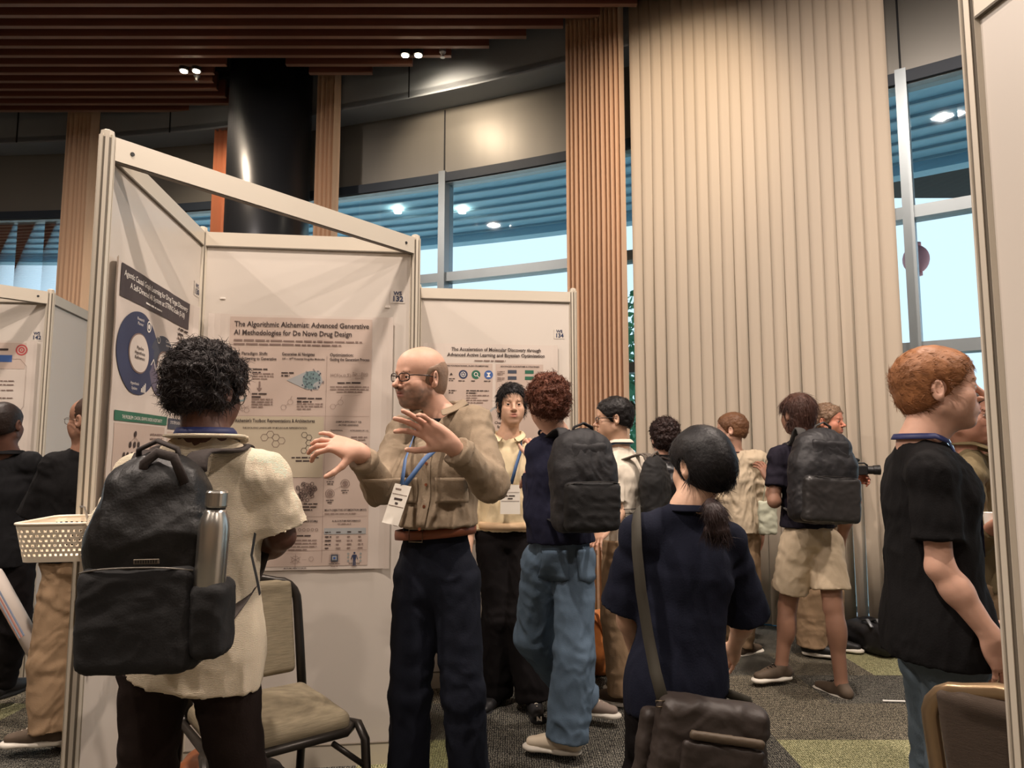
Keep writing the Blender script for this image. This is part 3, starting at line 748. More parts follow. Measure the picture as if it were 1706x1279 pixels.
for a in range(3): f.line(.29-.013*math.cos(a*PI/3),1.895-.013*math.sin(a*PI/3),.29+.013*math.cos(a*PI/3),1.895+.013*math.sin(a*PI/3),.002,inw)
f.poly([(.436,1.908),(.464,1.908),(.453,1.893),(.464,1.88),(.436,1.88),(.448,1.893)],[(0,1,2,5),(5,2,3,4)],inw,3)
f.poly([(.205,1.89),(.225,1.89),(.215,1.905)],[(0,1,2)],ink,3); f.para(.2,1.865,.04,2,.007,ink,rn)
for x in(.60,.71):
    for y in(1.905,1.865): f.rect(x-.028,y,x+.028,y+.022,inlg if x<.65 else ingr,2,1)
for x in(.505,.76):
    for y in(1.915,1.875): f.para(x,y,.05,3,.006,ing,rn)
for y in(1.79,1.76,1.73): f.para(.31,y,.15,2,.009,ink if y>1.78 else ing,rn)
f.para(.2,1.79,.05,2,.008,ink,rn); f.para(.2,1.67,.2,2,.009,ing,rn)
f.disc(.53,1.60,.10,inlb,2,n=40); f.disc(.53,1.60,.088,pprint,3,n=40); f.text(.53,1.615,'10⁶⁰',.028,ink,bold=.02,align='CENTER',layer=4); f.text(.53,1.585,'Chemical',.022,ink,bold=.02,align='CENTER',layer=4); f.text(.53,1.56,'Space',.022,ink,bold=.02,align='CENTER',layer=4)
f.poly([(.50,1.48),(.60,1.56),(.64,1.55),(.54,1.46)],[(0,1,2,3)],ingr,4)
for y in np.arange(1.45,.95,-.07): f.para(.17,y,.29,2,.009,ing,rn); f.para(.50,y,.29,2,.009,ing,rn)
PC=R3+E23; fnC=onpanel(PC,E13,-E23,seed=2,x0=.04,x1=.893,curl=.01); 
tag(f.build('research_poster',fnC,origin=PC+E13*.47+UZ*1.48-E23*.01),'poster titled The Acceleration of Molecular Discovery, behind the man in the cream sweater','poster')
# --- poster Q (142): x measured leftwards from the post
f=Flat([paper]); f.rect(.05,.90,.90,2.125,paper,0,.025)
f.disc(.147,2.065,.036,inred,2,r0=.027,n=30); f.disc(.147,2.065,.020,inred,2,r0=.011,n=24); f.disc(.147,2.065,.005,inred,2,n=12)
f.rect(.20,1.985,.7,2.03,inb2,2); f.para(.225,2.06,.12,1,.018,ink,rn,fill=1); f.line(.2,2.005,.15,2.005,.002,ing); f.line(.15,2.005,.11,1.96,.002,ing); f.line(.11,1.96,.11,1.70,.002,ing)
f.rect(.12,1.94,.6,2.11,pprint,1)
for y in(1.86,1.835,1.80,1.75): f.para(.18,y,.4,1,.010,ing,rn)
f.line(.11,1.70,.15,1.64,.002,ing)
for y in np.arange(1.6,1.0,-.08): f.para(.12,y,.6,3,.010,ing,rn)
fnQ=onpanel(Q3,-E13,-E23,seed=3,x0=.05,x1=.90,wave=.003,curl=.01)
tag(f.build('research_poster',fnQ,origin=Q3-E13*.47+UZ*1.5-E23*.01),'pale poster with a red ring emblem and blue bar at the far left','poster')
# --- booth numbers
def number(o,d,n,x,z,num,label,k=1):
    f=Flat([sheet]); f.rect(-.035*k,-.03*k,.035*k,.038*k,sheet,0)
    f.text(0,.010*k,'WS',.026*k,inb,bold=.03,align='CENTER'); f.text(0,-.020*k,num,.036*k,inb,bold=.03,align='CENTER')
    fn=lambda a,b,l: tuple(o+d*(x+a)+UZ*(z+b)+n*(.006+l))
    tag(f.build('booth_number',fn,origin=o+d*x+UZ*z+n*.006),label,'sign')
number(O3,E13,-E23,.918,2.155,'132','booth number sticker WS 132 at the top right of the middle partition')
number(N3,E23,E13,.935,2.15,'130','narrow obliquely seen booth number sticker on the tall left partition')
number(PC,E13,-E23,.908,2.165,'134','booth number sticker WS 134 on the smaller partition')
number(Q3-E13*.145,E13,-E23,.08,2.157,'142','booth number sticker WS 142 at far left')
# hook-and-loop tabs above posters
for (o,d,n,x,z,la) in((O3,E13,-E23,.105,2.127,'small white tape tab above the left corner of the molecule poster'),(O3,E13,-E23,.87,2.105,'small white tape tab above the right corner of the molecule poster')):
    b=MB(); c=o+d*x+UZ*z+n*.006; b.bbox(c,(.012,.002,.005),[d,n,UZ],.0015); tag(b.build('tape_tab',M('tape_white',(222,214,204),.5),origin=c),la,'tape')
# ---- white perforated basket hung on the near post --------------------
bk=thing('plastic_basket',(-1.285,2.07,1.10),'white perforated plastic basket hung on the end post of the tall left partition','basket')
wp=M('basket_plastic',(232,220,200),.4,vary=.03,spec=.5)
nb=bpy.data.materials['basket_plastic'].node_tree; 
def basket():
    c=np.array([-1.285,2.07,1.155]); L_=.27; W_=.20; H_=.105; d=nrm(np.array([-.16,1,0])); e=np.array([d[1],-d[0],0])
    V=[];F=[]; 
    def ring(hx,hy,r,z,n=5):
        pts=[]
        for (sx,sy,a0) in((1,1,0),(-1,1,PI/2),(-1,-1,PI),(1,-1,1.5*PI)):
            for k in range(n+1):
                a=a0+PI/2*k/n; pts.append(c+e*(sx*(hx-r)+r*math.cos(a))+d*(sy*(hy-r)+r*math.sin(a))+UZ*z)
        return pts
    b=MB(); 
    # walls as a lattice: vertical ribs + rings (holes between)
    N_=24*5
    def wallpt(t,zf):
        hx=W_/2*(.84+.16*zf); hy=L_/2*(.86+.14*zf); r=.03
        per=[(hx-r)*2,(hy-r)*2]; arcL=PI/2*r; tot=2*(per[0]+per[1])+4*arcL; s_=(t%1)*tot
        segs=[('l',(-hx+r,-hy),(hx-r,-hy)),('a',(hx-r,-hy+r),-PI/2),('l',(hx,-hy+r),(hx,hy-r)),('a',(hx-r,hy-r),0),('l',(hx-r,hy),(-hx+r,hy)),('a',(-hx+r,hy-r),PI/2),('l',(-hx,hy-r),(-hx,-hy+r)),('a',(-hx+r,-hy+r),PI)]
        for s3 in segs:
            if s3[0]=='l':
                l=math.hypot(s3[2][0]-s3[1][0],s3[2][1]-s3[1][1])
                if s_<=l: f_=s_/l; x=s3[1][0]+(s3[2][0]-s3[1][0])*f_; y=s3[1][1]+(s3[2][1]-s3[1][1])*f_; break
            else:
                l=arcL
                if s_<=l: a=s3[2]+s_/r; x=s3[1][0]+r*math.cos(a); y=s3[1][1]+r*math.sin(a); break
            s_-=l
        else: x,y=-hx+r,-hy
        return c+e*x+d*y+UZ*((zf-.5)*H_)
    # rows of staggered square cells with open centres
    rows=8; colsN=58
    holes=set()
    G=[[wallpt((i)/(colsN*4),j/(rows*4)) for i in range(colsN*4)] for j in range(rows*4+1)]
    Vv=[p for row in G for p in row]; W3=colsN*4; Ff=[]
    for j in range(rows*4):
        for i in range(W3):
            cj=j//4
            hole=(j%4 in(1,2)) and ((i+(2 if cj%2 else 0))%4 in(1,2)) and 0<cj<rows-1
            t=i/W3
            u_=(t*4)%1
            if hole: continue
            i2=(i+1)%W3; Ff.append((j*W3+i,j*W3+i2,(j+1)*W3+i2,(j+1)*W3+i))
    o=link_mesh('basket_wall',Vv,Ff,wp,bk,smooth=False); sm=o.modifiers.new('thick','SOLIDIFY'); sm.thickness=.002
    b.tube([wallpt(k/48,1.0) for k in range(48)],.004,n=6,closed=True); b.build('rim',wp,bk,smooth=True)
    b=MB(); pts=[wallpt(k/48,0.02) for k in range(48)]; b.add(pts,[tuple(range(48))]); b.build('basket_floor',wp,bk)
    hk=MB(); p=wallpt(.62,1.0); hk.tube([N3+np.array([.0,-.024,1.235]),N3+np.array([.02,-.04,1.235]),N3+np.array([.03,-.03,1.19])],.004,n=6); hk.build('hook',M('chrome_small',(180,180,182),.3,metal=.9),bk)
basket()
# ---- banquet chairs -----------------------------------------------------
chm=M('chair_frame_dark',(48,44,40),.35,metal=.5,vary=.1); 
chf=M('chair_fabric',(158,146,120),.85,vscale=9,stretch=(2,2,30),bump=.3,bscale=30,col2=(88,78,62))
chb=M('chair_back_fabric_dark',(70,58,48),.85,vary=.3,vscale=9,stretch=(1,1,14),bump=.3,bscale=60); chbr=M('chair_bronze',(165,140,110),.28,metal=.75)
def chair(cx,cy,yaw,label,frame,fab,rw=.0165,back_tilt=.10):
    """yaw: direction the sitter would face"""
    f_=np.array([math.cos(yaw),math.sin(yaw),0]); l_=np.array([-f_[1],f_[0],0]); c=np.array([cx,cy,0.])
    t=thing('banquet_chair',c,label,'chair')
    W=lambda a,b_,z: c+l_*a+f_*b_+UZ*z
    s=SDF(); s.rbox(W(0,.01,.455),(.225,.225,.038),[l_,f_,UZ],r=.035,k=.01); s.ell(W(0,.02,.48),(.19,.19,.03),[l_,f_,UZ],k=.03)
    V,F=s.mesh(.008); link_mesh('seat',V,F,fab,t)
    bk_=lambda a,z: W(a,-.215-back_tilt*(z-.45)/.45,z)
    s=SDF(); up=nrm(bk_(0,.9)-bk_(0,.5)); nn=np.cross(l_,up)
    s.rbox(bk_(0,.70),(.19,.18,.022),[l_,up,nn],r=.02,k=.01); s.cone(bk_(-.12,.86),bk_(.12,.86),.018,.018,k=.03)
    V,F=s.mesh(.008); link_mesh('backrest',V,F,fab,t)
    arch=[bk_(-.215,.44),bk_(-.215,.62),bk_(-.213,.78)]+[bk_(-.213+.085*(1-math.cos(q)),.79+.085*math.sin(q)) for q in np.linspace(.2,1.57,5)]+[bk_(x,.885+.01*math.cos(x*8)) for x in(-.06,0,.06)]
    arch+= [bk_(.213-.085*(1-math.cos(q)),.79+.085*math.sin(q)) for q in np.linspace(1.57,.2,5)]+[bk_(.213,.78),bk_(.215,.62),bk_(.215,.44)]
    b=MB(); b.tube(arch,rw*.8,n=10,w=rw*1.15,up=[nn]*len(arch)); b.build('back_frame',frame,t,smooth=True)
    b=MB(); b.tube([W(x,y,.425) for x,y in((-.235,-.22),(-.235,.2),(-.2,.235),(.2,.235),(.235,.2),(.235,-.22))],rw,n=8,closed=True); b.build('seat_frame',frame,t,smooth=True)
    for sx in(-1,1):
        b=MB(); b.tube([W(sx*.245,.12,.42),W(sx*.262,.20,.43),W(sx*.268,.245,.39),W(sx*.272,.265,.2),W(sx*.275,.275,0.01)],rw,n=8); b.build('leg',frame,t,smooth=True)
        b=MB(); b.tube([W(sx*.225,-.20,.44),W(sx*.235,-.235,.42),W(sx*.24,-.27,.2),W(sx*.245,-.30,.01)],rw,n=8); b.build('leg',frame,t,smooth=True)
    for sx in(-1,1):
        b=MB(); b.tube([W(sx*.268,.255,.30),W(sx*.15,.235,.40)],rw*.6,n=6); b.build('stretcher',frame,t,smooth=True)
    return t,W,bk_
chair(-.885,2.62,math.radians(-52),'brown-grey woven fabric chair beside the man with the black backpack',chm,chf)
t,W,bk_=chair(1.33,1.68,math.radians(36),'dark-backed metal-framed chair at the lower right beside the near partition',chbr,chb,rw=.017)
# ---- things on the floor --------------------------------------------------
def softbag(name,c,h,yaw,m,label,cat,strap=None,seed=0,res=.012,disp=.012):
    f_=np.array([math.cos(yaw),math.sin(yaw),0]); l_=np.array([-f_[1],f_[0],0]); c=np.array(c,float)
    t=thing(name,(c[0],c[1],0),label,cat)
    s=SDF(); s.rbox(c,h,[f_,l_,UZ],r=min(h)*.6,k=.02); s.ell(c+f_*h[0]*.5-UZ*h[2]*.2,(h[0]*.8,h[1]*.8,h[2]*.6),[f_,l_,UZ],k=.03)
    V,F=s.mesh(res); n=vnormals(V,F); V=V+n*(disp*fbm(V*9,3,seed))[:,None]; V[:,2]=np.maximum(V[:,2],.003); link_mesh('bag_body',V,F,m,t)
    return t,f_,l_
tan=M('tan_leather',(196,120,62),.5,vary=.2,vscale=9,bump=.15,bscale=40); blk=M('black_nylon',(26,26,29),.6,vary=.25,vscale=8,bump=.3,bscale=30)
gls=M('silver_trim',(150,155,160),.35,metal=.5)
t,f_,l_=softbag('leather_bag',(.50,4.60,.20),(.10,.17,.19),math.radians(-70),tan,'tan leather bag on the carpet behind the man in blue jeans','bag',seed=3)
b=MB(); b.tube([(.42,4.50,.30),(.47,4.47,.44),(.53,4.46,.40),(.60,4.48,.18)],.006,n=8,w=.014); b.build('bag_strap',M('tan_leather_dark',(150,84,40),.5),t,smooth=True)
t,f_,l_=softbag('camera_bag',(2.60,5.12,.10),(.14,.20,.10),math.radians(20),blk,'black camera bag on the floor by the foot of the blind','bag',seed=5)
b=MB()
for k in range(3): b.tube([(2.50+.07*k,4.98,.2),(2.51+.07*k,5.06,.235),(2.52+.07*k,5.16,.2)],.004,n=6,w=.012)
b.build('bag_strap',gls,t,smooth=True)
t,f_,l_=softbag('under_chair_bag',(-.95,2.72,.11),(.12,.16,.11),math.radians(30),blk,'black bag stowed under the woven fabric chair','bag',seed=6)
t,f_,l_=softbag('brown_leather_bag',(-1.22,2.95,.09),(.12,.12,.10),0,M('brown_leather',(150,88,52),.4,vary=.3,vscale=8),'crumpled brown leather bag on the floor beside the left partition','bag',seed=8)
b=MB(); c=P(1488,1161,4.1); c[2]=.006; b.tube([(c[0]-.06,c[1],.008),(c[0]+.06,c[1]-.01,.008)],.0055,n=8); tag(b.build('white_pen',M('pen_white',(225,225,220),.4),origin=c),'thin white stick lying on the dark carpet behind the black T-shirt man','pen')
# clear plastic sleeve lying on the carpet
pm=bpy.data.materials.new('clear_plastic'); pm.use_nodes=True; nt=pm.node_tree; N=nt.nodes; L=nt.links; N.clear(); o=N.new('ShaderNodeOutputMaterial'); mx=N.new('ShaderNodeMixShader'); tr=N.new('ShaderNodeBsdfTransparent'); gl=N.new('ShaderNodeBsdfGlossy'); gl.inputs['Roughness'].default_value=.15; mx.inputs[0].default_value=.22; tr.inputs[0].default_value=(.92,.95,.88,1)
L.new(tr.outputs[0],mx.inputs[1]); L.new(gl.outputs[0],mx.inputs[2]); L.new(mx.outputs[0],o.inputs[0])
n_=40; gx,gy=np.meshgrid(np.linspace(-.52,-.22,n_),np.linspace(2.95,3.9,n_)); p=np.stack([gx.ravel(),gy.ravel(),0*gx.ravel()],1); p[:,2]=.014+.012*np.abs(fbm(p*7,3,4))
Fq=np.array([(j*n_+i,j*n_+i+1,(j+1)*n_+i+1,(j+1)*n_+i) for j in range(n_-1) for i in range(n_-1)])
tag(link_mesh('plastic_sheet',p,Fq,pm,origin=(-.37,3.4,0),smooth=False),'crumpled clear plastic sheet on the carpet behind the speaking man\'s legs','plastic sheet')
# ================================================================= people
def unit(a): return np.array([math.cos(math.radians(a)),math.sin(math.radians(a)),0])
def rotframe(head,pitch=0,roll=0):
    F_=unit(head); L_=np.array([-F_[1],F_[0],0]); p=math.radians(pitch)
    F2=F_*math.cos(p)+UZ*math.sin(p); U2=np.cross(F2,L_)
    r=math.radians(roll); L2=L_*math.cos(r)+U2*math.sin(r); U3=U2*math.cos(r)-L_*math.sin(r)
    return L2,F2,U3          # left, forward, up
def frame_from(d,up):
    d=nrm(d); u=nrm(np.array(up)-d*np.dot(up,d)); return np.cross(u,d),d,u
SKIN={'fair':(206,162,140),'asian':(212,172,146),'tan':(150,112,92),'brown':(92,62,50),'pale':(222,176,152)}
skinmat=M('skin',(255,255,255),.52,vary=.07,vscale=25,attr=True,sss=.06,bump=.08,bscale=220,spec=.35)
eyew=M('eye_white',(196,188,180),.2); iris=M('eye_iris',(48,32,24),.15); pup=M('eye_pupil',(8,8,8),.1)
HAIRM={}
def hairmat(c):
    k='hair_%d_%d_%d'%c
    if k not in HAIRM: HAIRM[k]=M(k,c,.5,vary=.45,vscale=14,spec=.28,bump=.5,bscale=90)
    return HAIRM[k]
def head_sdf(s,c,fr,k=1.0,jaw=1.0,k_nose=1.0,neckb=None,nr=.052,ears=True):
    L_,F_,U_=fr; W=lambda l,f,u: c+(L_*l+F_*f+U_*u)*k
    ax=[L_,F_,U_]
    s.ell(W(0,-.014,.034),np.array([.0765,.098,.084])*k,ax,k=.01)
    s.ell(W(0,.040,.035),np.array([.060,.050,.058])*k,ax,k=.03)
    s.ell(W(0,.034,-.040),np.array([.056*jaw,.052,.074])*k,ax,k=.03)
    s.cone(W(0,.066,-.098),W(0,.06,-.085),.019*k,.026*k,k=.025)
    for q in(-1,1):
        s.cone(W(q*.050*jaw,.002,-.058),W(q*.016,.062,-.096),.017*k,.014*k,k=.025)
        s.ell(W(q*.040,.060,-.026),np.array([.021,.022,.019])*k,ax,k=.02)
    for q in(-1,1): s.ell(W(q*.034,.052,-.052),np.array([.024,.026,.030])*k,ax,k=.03)
    s.cone(W(-.030,.083,.018),W(.030,.083,.018),.0085*k,.0085*k,k=.014)
    for q in(-1,1): s.ell(W(q*.031,.1005,-.003),np.array([.0185,.018,.0135])*k,ax,k=.012,op='s')
    for q in(-1,1): s.ell(W(q*.031,.0765,-.003),np.array([.0148,.0145,.0145])*k,ax,k=.004)
    s.cone(W(0,.087,.006),W(0,.110*k_nose,-.030),.0072*k,.0100*k,k=.012)
    s.ell(W(0,.1125*k_nose,-.033),np.array([.0110,.0115,.0095])*k,ax,k=.006)
    for q in(-1,1): s.ell(W(q*.0125,.099,-.037),np.array([.0075,.010,.0075])*k,ax,k=.005)
    s.ell(W(0,.076,-.064),np.array([.027,.021,.022])*k,ax,k=.018)
    s.cone(W(-.019,.086,-.0610),W(.019,.086,-.0610),.0050*k,.0050*k,k=.004); s.cone(W(-.008,.094,-.0595),W(.008,.094,-.0595),.0052*k,.0052*k,k=.006)
    s.cone(W(-.016,.087,-.0725),W(.016,.087,-.0725),.0058*k,.0058*k,k=.004); s.cone(W(-.006,.092,-.0725),W(.006,.092,-.0725),.0064*k,.0064*k,k=.006)
    s.cone(W(-.021,.096,-.0665),W(.021,.096,-.0665),.0022*k,.0022*k,k=.003,op='s')
    for q in(-1,1): s.ell(W(q*.031,.095,-.0035),np.array([.0128,.024,.0034])*k,ax,k=.002,op='s')
    if ears:
        for q in(-1,1):
            e=nrm(L_*q*.85-F_*.45); a2=[nrm(e),nrm(np.cross(U_,e)),U_]
            s.ell(W(q*.080,-.014,-.008),np.array([.0070,.0175,.031])*k,a2,k=.004)
            s.cone(W(q*.075,-.006,-.036),W(q*.078,-.008,-.028),.007*k,.009*k,k=.006)
            s.ell(W(q*.0865,-.010,-.004),np.array([.0055,.0095,.018])*k,a2,k=.003,op='s')
    if neckb is not None:
        s.cone(W(0,-.022,-.05),neckb,nr*k,nr*1.06*k,k=.03)
        s.cone(W(0,.02,-.09),neckb+F_*.02,.030*k,.03*k,k=.03)
def head_tint(V,c,fr,skin,k=1.0,beard=None,lip=(176,104,92)):
    L_,F_,U_=fr; q=(V-c)/k; l=q@L_; f=q@F_; u=q@U_
    col=np.array(lin(skin))[None,:].repeat(len(V),0)
    nz=fbm(V*60,2,3)
    m=np.exp(-((l/.05)**2+((u+.02)/.03)**2))*(f>.05)*.12
    col=col*(1-m[:,None])+col*np.array([1.08,.82,.78])*m[:,None]
    if beard:
        bc=np.array(lin(beard[0])); st=beard[1]
        a=np.clip((-u-.034)/.02,0,1)*np.clip((f+.02)/.03,0,1)*np.clip((u+.135)/.02,0,1)
        a=np.maximum(a,np.exp(-(((u+.05)/.008)**2+(l/.028)**2))*(f>.07)*1.2)
        a=a*(1-.8*np.exp(-((l/.045)**2*4+((u+.035)/.02)**2))*(f<.085)); a=np.clip(a*(st+.25*nz),0,.92)
        col=col*(1-a[:,None])+bc*a[:,None]
    lm=((np.abs(l)<.024)&(u<-.0555)&(u>-.0785)&(f>.083)).astype(float)*np.clip(1.3-np.abs(l)/.022,0,1)*.75
    col=col*(1-lm[:,None])+np.array(lin(lip))*lm[:,None]
    return np.clip(col*(1+.05*nz[:,None]),0,1)
def face_parts(t,c,fr,k,brow,eyes=True,bw=.0035):
    L_,F_,U_=fr; W=lambda l,f,u: c+(L_*l+F_*f+U_*u)*k
    for q in(-1,1):
        if eyes:
            b=MB(); e=W(q*.031,.0775,-.0035); b.sphere(e,.0122*k,20,0,[L_,U_,F_])
            V=np.array(b.v); d=(V-e)@F_; mi=[]
            for f in b.f:
                m=np.mean([d[i] for i in f]); r=math.sqrt(max((.0122*k)**2-m*m,0)); mi.append(2 if (m>0 and r<.0028*k) else 1 if (m>0 and r<.0076*k) else 0)
            b.m=mi; b.build('eye',[eyew,iris,pup],t,smooth=True)
        if brow:
            b=MB(); pts=[W(q*x,y,z) for x,y,z in((.012,.092,.0165),(.022,.0925,.021),(.033,.089,.0225),(.044,.080,.018))]
            b.tube(pts,[bw*.8*k,bw*1.1*k,bw*k,bw*.4*k],n=6,w=[.0025*k]*4); b.build('eyebrow',brow,t,smooth=True)
def strands(t_,V,n,N,c,fr,length,flow,mat,parent,seed,curl=0,w=.0016,segs=4,out=.4,name='hair_locks',lift=.0):
    rn=np.random.RandomState(seed); i=rn.randint(0,len(V),N); p=V[i].copy(); nn=n[i]
    L_,F_,U_=fr
    d=nrm(np.array(flow[0]))*0+(L_*flow[0]+F_*flow[1]+U_*flow[2])
    d=np.repeat(d[None,:],N,0)+rn.normal(size=(N,3))*flow[3]
    d=d-nn*(d*nn).sum(1)[:,None]*(1-.0); d/=np.linalg.norm(d,axis=1)[:,None]+1e-9
    d=d+nn*out; d/=np.linalg.norm(d,axis=1)[:,None]
    ln=length*rn.uniform(.5,1.2,N); side=np.cross(d,nn); side/=np.linalg.norm(side,axis=1)[:,None]+1e-9
    ph=rn.uniform(0,6.28,N); rings=[]
    q=p-nn*.004+nn*lift; dd=d.copy()
    for s_ in range(segs+1):
        f=s_/segs; ww=w*(1-f*.85)
        cu=side*(np.sin(ph+f*curl*3)*curl*.003)[:,None]+nn*(np.cos(ph+f*curl*3)*curl*.003)[:,None]
        ce_=q+cu
        rings.append(np.stack([ce_+side*ww,ce_-side*ww*.5+nn*ww*.8,ce_-side*ww*.5-nn*ww*.8],1))
        dd=dd-nn*(.35*out/segs*2)-UZ*.10; dd/=np.linalg.norm(dd,axis=1)[:,None]
        q=q+dd*(ln/segs)[:,None]
    R_=np.stack(rings,1)  # N,segs+1,3,3
    VV=R_.reshape(-1,3); base=np.arange(N)[:,None,None]*(segs+1)*3; s0=np.arange(segs)[None,:,None]*3; k0=np.arange(3)[None,None,:]; k1=(k0+1)%3
    F=np.stack([base+s0+k0,base+s0+k1,base+s0+3+k1,base+s0+3+k0],-1).reshape(-1,4)
    return VV,F
def hair(t,c,fr,k,color,style='short',vol=.012,N=1800,length=.03,curl=0,seed=1,rough=.006,nape=-.085,flow=(0,-.6,-.6,.5),w=.0016,front=(.088,.060),out=.4,res=.005,extra=None,thick=1.0,sideburn=-.02,nscale=40):
    L_,F_,U_=fr; W=lambda l,f,u: c+(L_*l+F_*f+U_*u)*k; ax=[L_,F_,U_]
    s=SDF(); 
    def nrml(a,b,flip=1):   # plane through two (f,u) points
        d=np.array([b[0]-a[0],b[1]-a[1]]); n=np.array([-d[1],d[0]])*flip; n=n/np.linalg.norm(n); return (W(0,a[0],a[1]),F_*n[0]+U_*n[1])
    A=nrml(front,(.020,sideburn),1); B=nrml((.020,sideburn),(-.085,nape),1)
    s.ell(W(0,-.016,.036),np.array([.0765+vol*thick*.8,.098+vol,.084+vol])*k,ax,k=.01,cuts=())
    s.ell(W(0,-.03,-.02),np.array([.066+vol*.5,.075+vol*.6,.07])*k,ax,k=.03)
    s.ell(W(0,.040,.035+vol*.4),np.array([.062+vol*.6,.052,.060+vol*.5])*k,ax,k=.02)
    if extra: extra(s,W,ax,k)
    for q in(-1,1): s.ell(W(q*.085,-.008,-.012),np.array([.03,.024,.034])*k,ax,k=.006,op='s')
    # make sure cut normals point to the face / nape
    cuts=[]
    for (p0,n0),tgt in((A,W(0,.12,-.02)),(B,W(0,.0,-.12))):
        if np.dot(tgt-p0,n0)<0: n0=-n0
        cuts.append((p0,n0))
    V,F=s.mesh(res*k,cuts=cuts); n=vnormals(V,F)
    V=V+n*(rough*fbm(V*nscale,3,seed)+rough*.4*fbm(V*nscale*2.6,2,seed+5))[:,None]; n=vnormals(V,F)
    inface=((V-cuts[0][0])@nrm(cuts[0][1])<-.004)&((V-cuts[1][0])@nrm(cuts[1][1])<-.003)
    idx=np.nonzero(inface)[0]
    if N>0 and len(idx):
        SV,SF=strands(t,V[idx],n[idx],N,c,fr,length*k,flow,None,t,seed,curl,w*k,out=out)
        V2,F2=merge([(V,F),(SV,SF)])
    else: V2,F2=V,F
    return link_mesh('hair',V2,F2,hairmat(color),t)
def hand(s,Wr,d,thumb,curl=(20,25,20),spread=8,side='R',k=1.0,thumb_dir=None,tc=15,curls=None):
    """five-fingered hand; d wrist->knuckles, thumb = direction of the thumb side"""
    d=nrm(d); t=nrm(np.array(thumb)-d*np.dot(thumb,d)); pn=np.cross(t,d) if side=='R' else np.cross(d,t)   # palm normal
    Wr=np.array(Wr,float)
    offs=[.028,.0095,-.0095,-.027]; lens=[(.042,.026,.021),(.046,.029,.022),(.043,.027,.021),(.034,.021,.018)]; pl=[.090,.092,.087,.080]
    for i in range(4):
        K=Wr+(d*pl[i]+t*offs[i])*k
        s.cone(Wr+t*offs[i]*.55*k+d*.008*k,K,.0135*k,.0105*k,k=.014)
    s.ell(Wr+(d*.045)*k,np.array([.036,.045,.013])*k,[t,d,pn],k=.012)
    s.ell(Wr+(d*.035+t*.024+pn*.008)*k,np.array([.016,.030,.014])*k,[t,d,pn],k=.012)
    s.ell(Wr+(d*.04-t*.024+pn*.006)*k,np.array([.013,.032,.012])*k,[t,d,pn],k=.012)
    s.cone(Wr-d*.01*k,Wr+d*.015*k,.026*k,.027*k,k=.02,flat=(pn,.68))
    for i in range(4):
        cs=curls[i] if curls else curl; K=Wr+(d*pl[i]+t*offs[i])*k
        sp=math.radians(spread*(1.5-i)/1.5); dd=nrm(d*math.cos(sp)+t*math.sin(sp)); n_=pn; r=.0093 if i<3 else .0080
        a=0; p=K
        for j in range(3):
            a+=math.radians(cs[j]); e=dd*math.cos(a)+n_*math.sin(a); q=p+e*lens[i][j]*k
            s.cone(p,q,(r-.0007*j)*k,(r-.0007*(j+1))*k,k=.004 if j or 1 else .008); p=q
    td=nrm(thumb_dir) if thumb_dir is not None else nrm(d*.75+t*.75+pn*.25)
    p=Wr+(d*.018+t*.022+pn*.004)*k; ax2=nrm(np.cross(td,pn)); a=0
    for j,(l,r0,r1) in enumerate(((.046,.0155,.0120),(.033,.0112,.0098),(.027,.0098,.0078))):
        if j: 
            td=nrm(td*math.cos(math.radians(tc))+nrm(d-td*np.dot(d,td))*math.sin(math.radians(tc)))
        q=p+td*l*k; s.cone(p,q,r0*k,r1*k,k=.010 if j==0 else .004); p=q
def shoe(t,an,toe,H,m_up,m_sole,L_=.275,sockmat=None,lace=None,k=1.0,tip=0,name='shoe',trim=None):
    """an: ankle joint; toe: horizontal unit direction"""
    an=np.array(an,float); d=nrm(toe); base=an-UZ*(.085); 
    side=nrm(np.cross(UZ,d)); up=np.cross(d,side); 
    heel=base-d*.065*k; 
    s=SDF(); s.cone(heel+d*.03+up*.045,base+d*.06+up*.048,.034*k,.036*k,k=.02,flat=(side,.95)); s.cone(base+d*.06+up*.045,base+d*.165*k+up*.034,.040,.030,k=.03,flat=(up,.8))
    s.cone(heel+d*.035+up*.05,an+d*.0,.037,.040,k=.02); s.cone(base+d*.02+up*.07,base+d*.11+up*.045,.033,.03,k=.02)
    V,F=s.mesh(.007,cuts=[(an+up*.015,up+d*.25),(base+up*.012,-up)]); o=link_mesh(name,V,F,m_up,t)
    s=SDF(); s.cone(heel+d*.034+up*.012,base+d*.03+up*.012,.037,.036,k=.02,flat=(up,.5)); s.cone(base+d*.03+up*.012,base+d*.155+up*.012,.038,.042,k=.04,flat=(up,.42)); s.ell(base+d*.17*k+up*.012,(.042,.032,.016),[d,side,up],k=.03)
    V,F=s.mesh(.007,cuts=[(base+up*.0,-up),(base+up*.026,up)]); OFF[o]=OFF[t]; so=link_mesh('sole',V,F,m_sole,o)
    if lace:
        b=MB()
        for j in range(4):
            q=base+d*(.055+.022*j)+up*(.094-.009*j); b.tube([q-side*.026-up*.012,q+up*.002,q+side*.026-up*.012],.0028,n=5)
        b.build('lace',lace,o,smooth=True)
    return o
def cloth(V,F,amp,scale,seed,stretch=(1,1,1),fine=.3):
    n=vnormals(V,F); q=V*np.array(stretch)*scale
    q2=q+fbm(q*.6,2,seed+9)[:,None]*.8
    w=fbm(q2,2,seed); w2=fbm(q2*1.9+5,2,seed+2)
    d=amp*.75*(.5-np.abs(w)**.8*1.6) + amp*.6*(.5-np.abs(w2)**.7*1.6)+amp*fine*fbm(q*4.5,2,seed+3)
    return V+n*d[:,None]
